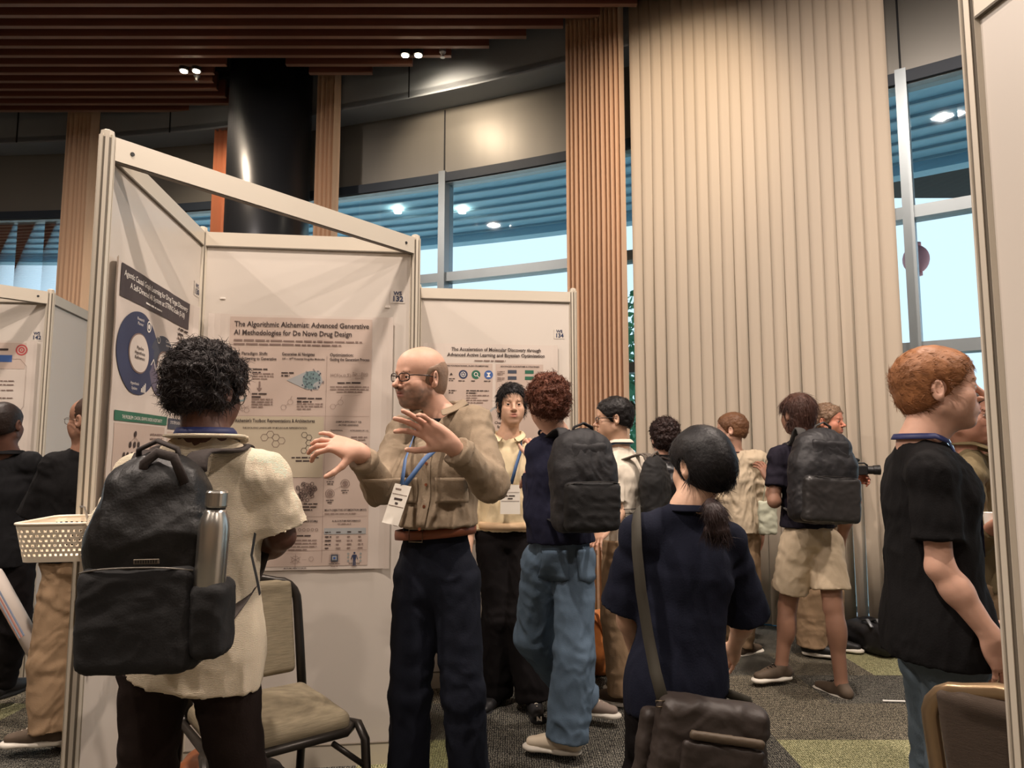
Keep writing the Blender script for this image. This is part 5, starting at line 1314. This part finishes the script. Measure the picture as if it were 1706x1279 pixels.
neckband(h,c_purp)
hair(h.t,h.j['head'],h.fr,h.k,(104,62,46),vol=.026,N=3000,length=.034,curl=2.4,rough=.012,nape=-.09,seed=9,flow=(0,-.2,-.5,1.0),out=.45,w=.0026,sideburn=-.05)
shoe(h.t,h.j['anR'],unit(165),1.8,s_white,s_soleW,lace=s_lace); shoe(h.t,h.j['anL'],unit(-20),1.8,s_grey,s_soleW,lace=s_lace)
# 5 -- white polo
h=human('person with dark-rimmed glasses in an off-white polo, facing left',(P(1040,900,4.15)[0],4.15),1.73,176,150,'asian',hd=(1022,697,4.15),hpitch=-3,headk=1.0,
  J=dict(neck=(1032,745,4.17),shL=(1018,785,4.05),shR=(1062,775,4.30),elL=(1030,855,4.02),wrL=(1008,882,3.92),elR=(1078,870,4.3),wrR=(1040,890,4.3)),brow=(24,20,20),lip=(190,116,104))
PPL['polo']=h
shirt(h,c_polo,hem=.50,sleeve='short',loose=.02,amp=.006,seed=51,collar='shut',sl=.70); trousers(h,c_khaki,loose=.02,legs=(1.1,1.15,1.4),seed=52)
hair(h.t,h.j['head'],h.fr,h.k,(24,21,21),vol=.014,N=2200,length=.022,rough=.003,nape=-.062,seed=5,flow=(0,.4,.4,.5),out=.5,w=.0016)
glasses(h,M('glasses_black',(18,18,20),.4),rw=.024,rh=.016,r=.0022); lanyard(h,m_lan2,w=.011,drop=.30)
for q in('L','R'): shoe(h.t,h.j['an'+q],h.Fb,1.7,s_brown,s_soleW)
b=MB(); sh,el=h.j['shL'],h.j['elL']; d=nrm(el-sh); 
for k_ in range(3):
    cpt=h.j['waist']+UZ*(.03-.022*k_); pts=[cpt+h.Lb*math.cos(a)*.157+h.Fb*math.sin(a)*.121 for a in np.linspace(0,2*PI,33)[:-1]]; b.tube(pts,.002,n=4,closed=True,w=.004)
b.build('stripe',c_black,h.t)
# 6 -- dark curly with leather backpack
h=human('curly dark-haired person in a dark grey jacket, behind the off-white polo',(P(1106,900,4.7)[0],4.7),1.63,95,92,'fair',hd=(1107,730,4.7),headk=.98,eyes=False)
PPL['dark']=h
shirt(h,c_grey,hem=.5,sleeve='long',loose=.03,amp=.006,seed=61,collar='shut',cmat=c_black); trousers(h,c_blacktr,seed=62)
hair(h.t,h.j['head'],h.fr,h.k,(44,30,28),vol=.024,N=1600,length=.028,curl=2.2,rough=.010,seed=10,flow=(0,-.2,-.3,1),out=.5,w=.0026,nape=-.09,sideburn=-.05)
for q in('L','R'): shoe(h.t,h.j['an'+q],h.Fb,1.6,s_black,s_blk_sole)
# 7 -- woman in navy tee with ponytail and shoulder bag
h=human('person with a low black ponytail in a navy top, back turned',(P(1128,900,2.2)[0],2.22),1.47,118,96,'asian',hd=(1166,776,2.22),hpitch=-10,headk=.93,lean=0,
  J=dict(neck=(1150,846,2.2),chest=(1146,955,2.2),waist=(1136,1040,2.2),pel=(1126,1130,2.2),shL=(1066,884,2.18),shR=(1212,898,2.24),elL=(1040,1005,2.25),elR=(1243,1022,2.32),wrL=(1060,1090,2.4),wrR=(1222,1080,2.5),hipL=(1086,1160,2.2),hipR=(1165,1160,2.22),knL=(1080,1290,2.25),knR=(1170,1290,2.25),anL=(1075,1480,2.2),anR=(1175,1480,2.2)),girth=1.04,eyes=False)
PPL['woman']=h
shirt(h,c_navy,hem=.445,sleeve='short',loose=.022,amp=.005,seed=71,sl=.95,slr=1.28,flare=.010,hemtilt=(.22,0,-1),scale=6,collar='shut',cup=-.034,crad=.98); trousers(h,c_blacktr,loose=.018,seed=72,legs=(1.1,1.2,1.5)); neckband(h,c_navy,r=.068)
def pony(s,W,ax,k): s.ell(W(0,-.05,-.01),np.array([.076,.085,.085])*k,ax,k=.04)
hair(h.t,h.j['head'],h.fr,h.k,(17,15,17),vol=.018,N=2600,length=.055,rough=.0015,nape=-.115,seed=12,flow=(0,-.5,-.7,.15),out=.02,w=.0013,extra=pony,sideburn=-.04,nscale=14)
c=h.j['head']; L_,F_,U_=h.fr; p0=P(1183,838,2.10); s=SDF(); s.cone(p0,P(1192,858,2.07),.017,.026,k=.02); s.cone(P(1190,852,2.08),P(1203,885,2.06),.026,.022,k=.02); s.ell(P(1186,884,2.08),(.024,.02,.02),k=.02)
V,F=s.mesh(.005); n=vnormals(V,F); V=V+n*(.004*fbm(V*np.array([60,60,15]),2,3))[:,None]; SV,SF=strands(h.t,V,n,900,c,(np.array([1.,0,0]),np.array([0,1.,0]),UZ),.05,(.3,0,-1,.25),None,h.t,5,.6,.0012,out=.15); V,F=merge([(V,F),(SV,SF)]); link_mesh('ponytail',V,F,hairmat((46,34,33)),h.t)
b=MB(); b.tube([p0+np.array([math.cos(a)*.018,math.sin(a)*.018,.006*math.cos(a)]) for a in np.linspace(0,2*PI,14)[:-1]],.005,n=6,closed=True); b.build('hair_tie',c_black,h.t,smooth=True)
for q in('L','R'): shoe(h.t,h.j['an'+q],h.Fb,1.5,s_black,s_blk_sole)
# 8 -- beige shirt man
h=human('short brown-haired person in a loose beige shirt by the blind',(P(1228,900,5.0)[0],5.02),1.69,152,100,'fair',hd=(1218,716,5.0),headk=.98,brow=(80,56,40),J=dict(shR=(1262,765,5.0),shL=(1198,765,5.0),anR=(1238,1072,5.05),anL=(1222,1068,5.2)))
PPL['beige']=h
shirt(h,c_beige,hem=.50,sleeve='long',loose=.035,amp=.010,seed=81,flare=-.004); neckband(h,c_black); trousers(h,c_khaki,seed=82,loose=.022)
hair(h.t,h.j['head'],h.fr,h.k,(104,72,50),vol=.012,N=1500,length=.022,rough=.003,nape=-.06,seed=13,flow=(0,.3,.2,.5),out=.4)
for q,a in(('L',60),('R',35)): shoe(h.t,h.j['an'+q],unit(a),1.7,s_brown,s_soleW,lace=s_lace)
# 9 -- long hair, shorts
h=human('person with shoulder-length brown hair, dark T-shirt and sand shorts',(P(1350,1000,4.3)[0],4.3),1.77,108,100,'tan',hd=(1328,690,4.3),headk=1.0,bare_legs=True,eyes=False,
  J=dict(neck=(1340,735,4.3),shL=(1296,760,4.3),shR=(1392,765,4.3),elL=(1290,835,4.25),wrL=(1284,800,4.5),elR=(1412,850,4.3),wrR=(1400,905,4.4),hipL=(1328,905,4.3),hipR=(1376,905,4.3),knL=(1312,1010,4.42),anL=(1302,1108,4.42),knR=(1388,1012,4.24),anR=(1402,1140,4.20)),hands=dict(L=dict(d=(-.3,.4,.8),thumb=(.5,.3,.3))))
PPL['shorts']=h
shirt(h,cl('dark_violet_jersey',(33,30,40)),hem=.54,sleeve='short',loose=.02,amp=.006,seed=91,sl=.62); trousers(h,c_short,name='shorts',loose=.022,short=.72,legs=(1.05,1,1),seed=92,amp=.007,top=.6)
def lng(s,W,ax,k):
    s.cone(W(0,-.045,.0),W(0,-.062,-.12),.078*k,.070*k,k=.03,flat=(ax[1],.6)); s.cone(W(.055,-.02,-.02),W(.058,-.02,-.13),.03*k,.022*k,k=.02); s.cone(W(-.055,-.02,-.02),W(-.058,-.03,-.13),.03*k,.022*k,k=.02)
hair(h.t,h.j['head'],h.fr,h.k,(72,48,40),vol=.014,N=2600,length=.07,rough=.004,nape=-.17,seed=14,flow=(0,-.3,-1,.15),out=.08,w=.0018,extra=lng,sideburn=-.06)
shoe(h.t,h.j['anL'],unit(196),1.8,s_brown,s_soleW,lace=c_black); shoe(h.t,h.j['anR'],unit(112),1.8,s_brown,s_soleW,lace=c_black)
# 10 -- camera man
h=human('bearded person holding a black video camera behind the person in shorts',(P(1372,1000,5.0)[0],5.05),1.77,-48,-40,(196,132,108),hd=(1380,702,5.0),hpitch=0,headk=1.0,beard=((150,104,76),.7),brow=(110,80,56),
  J=dict(shR=(1350,760,4.9),shL=(1408,765,5.1),elL=(1425,835,5.1),wrL=(1414,800,4.93),elR=(1388,840,4.8),wrR=(1402,790,4.82),anR=(1352,1070,4.98),anL=(1384,1062,5.12),knR=(1350,985,4.96),knL=(1380,985,5.08)),
  hands=dict(L=dict(d=(.75,-.55,.12),thumb=(-.1,-.4,.9),curl=(30,40,30)),R=dict(d=(.9,-.1,-.1),thumb=(.1,.3,.9),curl=(30,40,30))))
PPL['cam']=h
shirt(h,cl('dark_patterned_shirt',(64,56,50),vary=.8,vscale=35),hem=.50,sleeve='short',loose=.024,seed=101); trousers(h,c_khaki,loose=.022,seed=102,legs=(1.1,1.2,1.45))
hair(h.t,h.j['head'],h.fr,h.k,(122,98,78),vol=.014,N=1400,length=.026,curl=1,rough=.006,nape=-.06,seed=15,flow=(0,-.3,.3,.7),out=.5)
for q,a in(('R',-28),('L',-20)): shoe(h.t,h.j['an'+q],unit(a),1.8,s_black,s_soleW)
# 11 -- black tee man, right
h=human('auburn-haired person in a black T-shirt, facing right, hand in pocket',(P(1560,900,2.2)[0],2.22),1.72,-22,6,'fair',hd=(1562,648,2.16),hpitch=3,headk=1.07,brow=(150,100,64),
  J=dict(neck=(1532,742,2.18),chest=(1548,820,2.2),shR=(1552,784,2.06),shL=(1512,778,2.36),elR=(1566,945,2.04),wrR=(1652,1062,2.0),elL=(1570,940,2.5),wrL=(1630,1030,2.5),waist=(1552,930,2.2),pel=(1560,1040,2.2),hipR=(1592,1090,2.16),hipL=(1552,1090,2.30),knR=(1592,1270,2.25),knL=(1565,1270,2.38),anR=(1594,1460,2.27),anL=(1560,1460,2.40)),
  girth=1.06,hands=dict(R=dict(d=(.35,0,-.9),thumb=(.9,0,.3))),lip=(190,116,104),nose=1.05)
PPL['tee']=h
shirt(h,c_black,hem=.455,sleeve='short',loose=.024,amp=.005,seed=111,sl=.66,flare=.012); neckband(h,c_black,r=.068,drop=.012); trousers(h,c_jeang,loose=.012,seed=112,legs=(1.1,1.15,1.3),top=.485,amp=.006)
hair(h.t,h.j['head'],h.fr,h.k,(138,92,58),vol=.010,N=3800,length=.030,rough=.003,nape=-.085,seed=16,flow=(0,.8,.15,.3),out=.22,w=.0013,nscale=20,front=(.094,.062),sideburn=-.018)
lanyard(h,m_lan,w=.011,drop=.34)
for q in('L','R'): shoe(h.t,h.j['an'+q],h.Fb,1.8,s_white,s_soleW)
# 12 -- olive shirt
h=human('person with thin glasses in an olive shirt, mostly hidden behind the black T-shirt man',(P(1632,900,2.95)[0],2.97),1.69,-52,-40,(176,130,110),hd=(1606,692,2.9),headk=1.0,brow=(40,30,26),
  J=dict(neck=(1622,752,2.92),shR=(1608,795,2.78),shL=(1660,790,3.05),elR=(1625,900,2.75),wrR=(1655,880,2.62),elL=(1690,880,3.0),wrL=(1680,870,2.75)),lip=(150,84,76))
shirt(h,c_olive,hem=.5,sleeve='long',loose=.028,seed=121,collar='open',amp=.007); trousers(h,c_tauptr,seed=122)
hair(h.t,h.j['head'],h.fr,h.k,(30,26,24),vol=.012,N=900,length=.02,seed=17,rough=.003); glasses(h,m_glt,rw=.022,rh=.019,r=.0012)
for q in('L','R'): shoe(h.t,h.j['an'+q],h.Fb,1.7,s_black,s_blk_sole)
# 13 -- far left dark jacket
h=human('person with close-cropped hair in a dark suit jacket at the far left edge, back turned',(P(5,900,3.85)[0],3.85),1.66,96,90,'brown',hd=(8,706,3.82),headk=.98,eyes=False,
  J=dict(shR=(50,770,3.85),elR=(62,850,3.9),wrR=(40,930,4.0),anR=(6,1135,3.95),anL=(-40,1135,3.9),wrL=(-40,985,3.6),elL=(-62,880,3.8)))
PPL['dleft']=h
shirt(h,c_dark,hem=.48,sleeve='long',loose=.028,seed=131,collar='shut'); trousers(h,c_blacktr,seed=132)
hair(h.t,h.j['head'],h.fr,h.k,(34,24,20),vol=.003,N=400,length=.006,seed=18,rough=.001,nape=-.07)
for q in('L','R'): shoe(h.t,h.j['an'+q],unit(75),1.7,s_black,s_blk_sole)
# 14 -- left black tee and khaki trousers
h=human('person in black T-shirt and khaki trousers, half hidden by the left partition',(P(118,900,3.45)[0],3.47),1.70,165,120,'tan',hd=(150,700,3.45),headk=1.0,eyes=False,
  J=dict(neck=(145,752,3.47),shL=(92,775,3.42),shR=(172,775,3.5),elL=(58,860,3.45),wrL=(80,905,3.65),hipL=(100,975,3.45),hipR=(140,975,3.5),knL=(88,1100,3.42),anL=(84,1208,3.40),knR=(140,1100,3.5),anR=(140,1220,3.45)))
PPL['lkhaki']=h
shirt(h,c_black,hem=.52,sleeve='short',loose=.03,seed=141,sl=.9,slr=1.15); trousers(h,c_khaki,seed=142,loose=.026,legs=(1.1,1.2,1.3),amp=.008)
hair(h.t,h.j['head'],h.fr,h.k,(60,44,36),vol=.002,N=300,length=.005,seed=19,rough=.001,front=(.03,.10)); glasses(h,m_glt)
shoe(h.t,h.j['anL'],unit(188),1.7,s_brown,s_soleW,lace=s_lace); shoe(h.t,h.j['anR'],unit(150),1.7,s_brown,s_soleW)
# ================================================================= bags and things carried
def strap_path(h,q,bt,bb,r=.07):
    sh=h.j['sh'+q]; nk=h.j['neck']; sg=1 if q=='L' else -1; F_,L_=h.Fs,h.Ls; g=h.g*h.sc
    top=sh*.58+nk*.42; top=np.array([top[0],top[1],max(sh[2],0)+.066*g])
    return [bt, bt+UZ*.05+F_*.03, top-F_*.045, top+UZ*.012, top+F_*.055-UZ*.02, sh+F_*.105*g-UZ*.10-L_*sg*.03, sh+F_*.085*g-UZ*.20-L_*sg*.015, sh-UZ*.30+F_*.0+L_*sg*.0-L_*sg*.02, bb]
def backpack(h,label,C,w,hh,d,mat,mat2=None,name='backpack',out=None,tilt=0,taper=.8,pocket=True,straps=('L','R'),seed=1,strapmat=None,sw=.030,res=.008,handle=True,zipm=None,lowbulge=.0,upper=True):
    o_=-h.Fs if out is None else nrm(out); a_=nrm(np.cross(UZ,o_)); u_=nrm(UZ+a_*tilt); a_=nrm(np.cross(u_,o_)); mat2=mat2 or mat; strapmat=strapmat or mat
    t=thing(name,(C[0],C[1],C[2]-hh/2),label,'backpack'); W=lambda a,b,o: C+a_*a+u_*b+o_*o; ax=[a_,u_,o_]
    s=SDF(); s.rbox(W(0,-.14*hh,0),(w/2,hh*.36,d/2),ax,r=d*.36,k=.03); s.ell(W(0,.17*hh,-.005),(w/2*taper*1.08,hh*.34,d*.52),ax,k=.07); s.rbox(W(0,.06*hh,-.01),(w/2*taper,hh*.36,d*.40),ax,r=d*.3,k=.05)
    V,F=s.mesh(res); V=cloth(V,F,.006,7,seed); link_mesh('bag_body',V,F,mat,t)
    if pocket:
        s=SDF(); s.rbox(W(0,-.24*hh,d*.42+lowbulge),(w*.45,hh*.235,d*.24),ax,r=.03,k=.02); V,F=s.mesh(res); V=cloth(V,F,.004,8,seed+1); link_mesh('front_pocket',V,F,mat2,t)
        if upper: s=SDF(); s.rbox(W(0,.20*hh,d*.36),(w*.30,hh*.17,d*.14),ax,r=.02,k=.02); V,F=s.mesh(res); V=cloth(V,F,.003,9,seed+2); link_mesh('upper_pocket',V,F,mat,t)
        zm=zipm or M('zip_dark',(60,58,56),.35,metal=.5)
        b=MB(); b.tube([W(x*w*.43,-.005*hh-abs(x)**3*.012,d*.42+d*.22+lowbulge-.02*abs(x)**4) for x in np.linspace(-1,1,13)],.0022,n=5,w=.004); b.build('zip',zm,t,smooth=True)
        b=MB(); b.tube([W(w*.34*math.cos(a),.06*hh+hh*.30*math.sin(a),d*(.44-.22*max(0,math.sin(a)))) for a in np.linspace(0.1,PI-.1,15)],.0025,n=5); b.build('zip',zm,t,smooth=True)
    if handle:
        b=MB(); b.tube([W(-.05,hh*.46,-.01),W(-.045,hh*.52,0),W(0,hh*.56,.005),W(.045,hh*.52,0),W(.05,hh*.46,-.01)],.006,n=6,w=.011); b.build('grab_handle',strapmat,t,smooth=True)
    for q in straps:
        sg=1 if q=='L' else -1; lat=np.dot(h.Ls,a_); bt=W(sg*lat*w*.22,hh*.40,-d*.35); bb=W(sg*lat*w*.42,-hh*.40,-d*.3)
        pts=[np.array(p) for p in strap_path(h,q,bt,bb)]
        # smooth the path
        P2=[pts[0]]
        for i in range(len(pts)-1):
            p0=pts[max(i-1,0)];p1=pts[i];p2=pts[i+1];p3=pts[min(i+2,len(pts)-1)]
            for f in(.33,.66,1.0): P2.append(.5*((2*p1)+(-p0+p2)*f+(2*p0-5*p1+4*p2-p3)*f*f+(-p0+3*p1-3*p2+p3)*f**3))
        c0=h.j['sh'+q]*.7+h.j['neck']*.3-UZ*.10; ups=[nrm(p-c0) for p in P2]; n=len(P2)
        ws=[sw if i<n*.62 else sw*.45 for i in range(n)]; b=MB(); b.tube(P2,[.007 if i<n*.62 else .002 for i in range(n)],n=8,w=ws,up=ups); b.build('shoulder_strap',strapmat,t,smooth=True)
    return t,W,ax
bk1=M('backpack_black_nylon',(19,18,18),.45,vary=.25,vscale=5,bump=.25,bscale=160,spec=.4); bk1b=M('backpack_matt_black',(14,13,14),.8,vary=.2,vscale=6,bump=.2,bscale=200); strap1=M('strap_brown_black',(42,33,29),.8,vary=.15,bump=.2,bscale=150)
h=PPL['pack']; C=P(258,932,1.68)
t,W,ax=backpack(h,'big black backpack worn by the person in the cream shirt',C,.290,.500,.165,bk1,bk1b,tilt=-.02,taper=.74,seed=201,strapmat=strap1,sw=.034,res=.0065,upper=False,zipm=M('zip_grey',(110,105,98),.4,metal=.5))
s=SDF(); s.rbox(W(.160,-.125,.055),(.040,.085,.055),ax,r=.025,k=.01); V,F=s.mesh(.007); V=cloth(V,F,.004,9,5); link_mesh('side_pocket',V,F,bk1b,t)
# maker's plate on the pocket: thin metal strip with fine marks
b=MB(); c=W(.035,.012,.115); b.bbox(c,(.028,.0055,.002),[ax[0],ax[1],ax[2]],.001)
for k in range(9): b.box(c+ax[0]*(-.022+.0055*k)+ax[2]*.0022,(.0016,.0032,.0004),ax,1)
b.build('metal_plate',[M('plate_metal',(120,112,100),.35,metal=.8),bk1],t)
bc=P(355,903,1.615); bt_=thing('water_bottle',bc-UZ*.12,'brushed steel water bottle standing in the side pocket of the big backpack','bottle')
steel=M('brushed_steel',(190,186,178),.28,metal=.95,vary=.1,vscale=30,stretch=(1,1,.05)); ub=nrm(UZ+ax[0]*.04)
b=MB(); b.lathe([(.030,-.13),(.034,-.12),(.034,.035),(.030,.055),(.024,.068),(.022,.074)],bc,ub,28); b.build('bottle_body',steel,bt_,smooth=True)
b=MB(); b.lathe([(.021,.074),(.021,.079)],bc,ub,24); b.build('neck_ring',M('rubber_black',(15,15,15),.6),bt_)
b=MB(); b.lathe([(.023,.079),(.0245,.083),(.0245,.112),(.022,.116)],bc,ub,28); b.build('lid',steel,bt_,smooth=False)
b=MB(); b.tube([P(236,800,1.63),P(240,772,1.62),P(262,754,1.63),P(290,762,1.62),P(308,806,1.62)],.005,n=8,w=.012,up=(0,-1,0)); b.build('carry_loop',strap1,t,smooth=True)
# loose strap ends
b=MB(); b.tube([P(425,888,1.86),P(419,925,1.84),P(427,960,1.84),P(433,990,1.85)],.0015,n=5,w=.009); b.build('strap_end',bk1b,t)
h=PPL['curly']; backpack(h,'black backpack with a small front pouch worn by the curly-haired person in jeans',P(972,800,3.17),.30,.46,.15,M('pack_charcoal',(26,25,28),.7,vary=.25,vscale=6,bump=.3,bscale=90),bk1b,seed=205,lowbulge=.02,taper=.85)
h=PPL['shorts']; backpack(h,'large dark grey backpack worn by the person in sand shorts',P(1370,792,4.06),.385,.55,.19,M('pack_dark_grey',(30,29,32),.55,vary=.3,vscale=5,bump=.3,bscale=60),M('pack_grey_panel',(44,42,42),.4,vary=.2,vscale=5),seed=206,tilt=.06,strapmat=M('strap_grey',(60,58,56),.8))
h=PPL['dark']; backpack(h,'black leather backpack worn by the dark curly-haired person',P(1104,815,4.50),.26,.36,.13,M('pack_black_leather',(22,22,26),.3,vary=.2,clear=.3),seed=207,pocket=False,strapmat=strap1)
h=PPL['polo']; backpack(h,'slim black backpack on the back of the person in the off-white polo',h.j['chest']-h.Fs*.20-UZ*.06,.26,.40,.10,bk1b,seed=208,pocket=False,strapmat=M('strap_mid_grey',(96,88,80),.8),sw=.024)
# shoulder bag of the woman
h=PPL['woman']; bgm=M('bag_brown_nylon',(46,38,34),.55,vary=.2,vscale=7,bump=.25,bscale=60); C=P(1180,1243,1.99); o_=np.array([.12,-.99,0]); o_=nrm(o_); a_=nrm(np.cross(UZ,o_)); u_=nrm(UZ+a_*.18); a_=np.cross(u_,o_); ax=[a_,u_,o_]; W=lambda a,b,o: C+a_*a+u_*b+o_*o
t=thing('shoulder_bag',(C[0],C[1],C[2]-.15),'brown nylon shoulder bag hanging behind the person with the ponytail','bag')
s=SDF(); s.rbox(W(0,0,0),(.155,.125,.050),ax,r=.035,k=.03); s.ell(W(.01,-.05,.01),(.15,.09,.06),ax,k=.04); V,F=s.mesh(.0065); V=cloth(V,F,.006,7,31); link_mesh('bag_body',V,F,bgm,t)
s=SDF(); s.rbox(W(.015,-.045,.062),(.115,.075,.012),ax,r=.01,k=.01); V,F=s.mesh(.0065); V=cloth(V,F,.003,8,32); link_mesh('front_pocket',V,F,bgm,t)
s=SDF(); s.rbox(W(.02,.045,.064),(.105,.012,.010),ax,r=.008,k=.01); V,F=s.mesh(.006); link_mesh('pocket_flap',V,F,M('bag_flap_brown',(78,66,52),.6),t)
f=Flat([M('label_gold',(206,176,120),.4,metal=.3)]); f.rect(-.027,-.009,.027,.009,f.mats[0],0); 
for k in range(5): f.rect(-.020+.009*k,-.004,-.015+.009*k,.004,bgm,1)
f.build('bag_label',lambda a,b,l: tuple(W(.025+a,-.058+b,.0785+l*2)),t)
b=MB(); pts=[W(-.145,.10,.0),P(1092,1120,2.02),P(1080,1060,2.06),P(1068,985,2.06),P(1061,915,2.07),P(1060,872,2.10),P(1061,848,2.16),P(1063,849,2.24),P(1068,885,2.32),P(1085,1000,2.37),P(1120,1120,2.36),W(.15,.11,-.08)]
b.tube(pts,.0025,n=6,w=.019,up=[nrm(p-np.array([h.j['shL'][0]+.06,h.j['shL'][1],p[2]-.05])) for p in pts]); b.build('shoulder_strap',M('strap_olive_black',(50,46,36),.8),t,smooth=True)
s=SDF(); C2=P(1078,1240,2.02); s.rbox(C2,(.03,.10,.03),ax,r=.02,k=.01); V,F=s.mesh(.007); V=cloth(V,F,.004,9,33); link_mesh('side_pouch',V,F,bgm,t)
b=MB(); c=P(1100,1172,1.955); b.tube([c+np.array([x,0,z]) for x,z in((-.012,-.008),(.012,-.008),(.012,.008),(-.012,.008))],.002,n=5,closed=True); b.build('strap_buckle',m_buckle,t,smooth=True)
# pale tote of the beige-shirted person
C=P(1279,862,4.86); t=thing('tote_bag',(C[0],C[1],C[2]-.12),'pale grey-green cloth tote bag hanging beside the person in beige','bag'); s=SDF(); s.rbox(C,(.065,.02,.12),r=.018,k=.02); V,F=s.mesh(.008); V=cloth(V,F,.008,9,41); tm=cl('tote_cloth',(186,188,168)); link_mesh('bag_body',V,F,tm,t)
b=MB(); b.tube([C+np.array([-.03,0,.11]),P(1276,800,4.86),P(1272,765,4.9),P(1282,800,4.88),C+np.array([.03,0,.11])],.002,n=5,w=.010); b.build('bag_handle',tm,t,smooth=True)
# video camera
C=P(1438,783,4.80); d=nrm(np.array([.95,-.25,.02])); sd=nrm(np.cross(d,UZ)); up=np.cross(sd,d); ax=[d,sd,up]; t=thing('video_camera',C,'black video camera with a microphone held out by the bearded person','camera'); cb=M('camera_black',(22,22,24),.4,vary=.1)
b=MB(); b.bbox(C-d*.03,(.055,.035,.032),ax,.006); b.build('camera_body',cb,t)
b=MB(); b.lathe([(.026,.02),(.028,.03),(.028,.06),(.032,.065),(.032,.085),(.034,.09),(.034,.105),(.028,.106)],C,d,24); b.build('lens_barrel',cb,t,smooth=False)
b=MB(); b.lathe([(.026,0),(.018,.003)],C+d*.104,d,24); b.build('lens_glass',M('lens_glass',(20,24,40),.05,clear=1),t,smooth=True)
b=MB(); b.sphere(C-d*.06+up*.068,(.045,.019,.019),14,0,ax); b.build('microphone',M('foam_black',(16,16,17),.95,bump=.5,bscale=120),t,smooth=True)
b=MB(); b.tube([C-d*.07+up*.03,C-d*.06+up*.055],.006); b.build('microphone_mount',cb,t); b=MB(); b.tube([C-d*.07+up*.03,C-d*.05+up*.048,C+d*.01+up*.048,C+d*.03+up*.03],.006,n=8); b.build('carry_handle',cb,t,smooth=True)
# rolled poster held by the person at the left edge
a0=P(-12,955,3.58); a1=P(70,1102,3.50); d=nrm(a1-a0); L=np.linalg.norm(a1-a0); t=thing('rolled_poster',(a0+a1)/2,'white rolled paper poster held slanting by the person in the dark jacket','poster')
b=MB(); b.lathe([(.040,0),(.042,.02),(.040,L)],a0,d,24); b.build('paper_roll',paper,t,smooth=True)
sd=nrm(np.cross(d,np.array([0,1.,0]))); n_=nrm(np.cross(sd,d)); n_=n_ if n_[1]<0 else -n_
for k,c in enumerate(((196,140,120),(150,160,180),(176,120,110),(110,120,140))):
    b=MB(); an=(-.5+.28*k); dr=n_*math.cos(an)+sd*math.sin(an); p0=a0+d*.05+dr*.0415; p1=a0+d*(L*.72)+dr*.0408; b.tube([p0,p1],.0008,n=4,w=.004,up=dr); b.build('printed_stripe',M('stripe_%d'%k,c,.7),t)
# white cup in the olive person's hand
c=P(1652,868,2.62); b=MB(); b.lathe([(.022,-.03),(.026,.03),(.027,.032)],c,n=20); tag(b.build('paper_cup',M('cup_white',(232,228,220),.6),origin=c,smooth=False),'small white cup held by the person in the olive shirt','cup')
# ================================================================= light
w=bpy.data.worlds.new('world'); SC.world=w; w.use_nodes=True; nt=w.node_tree; bg=nt.nodes['Background']
bg.inputs[0].default_value=(.80,.92,1.0,1); bg.inputs[1].default_value=2.1
for x,y in((-3.4,4.4),(-1.0,1.4),(1.7,3.0),(-4.5,1.0),(3.6,1.2),(-1.0,-2.5),(3.0,-2.5),(-5,-2.5)):
    light('AREA',(x,y,5.35),165 if y>-1 else 80,(1,.85,.74),.16)
l=light('SPOT',(1.0,4.0,5.4),230,WARM,.1,spot=62,blend=1); aim(l,(1.55,6.3,4.1))
l=light('SPOT',P(692,100,6.6),60,WARM,.08,spot=110); aim(l,(-.5,7.4,4.7))
l=light('SPOT',P(316,140,7.0),80,WARM,.08,spot=110); aim(l,(-3.3,7.9,3.6))
l=light('SUN',(0,-5,20),7.0,(1,.97,.92),.02); aim(l,(0,4,0)); l.name='fill_sun'  # added fill sun; its bounce off the paving brightens the canopy underside
SC.view_settings.view_transform='Standard'; SC.view_settings.look='None'; SC.view_settings.exposure=.1; SC.view_settings.gamma=1
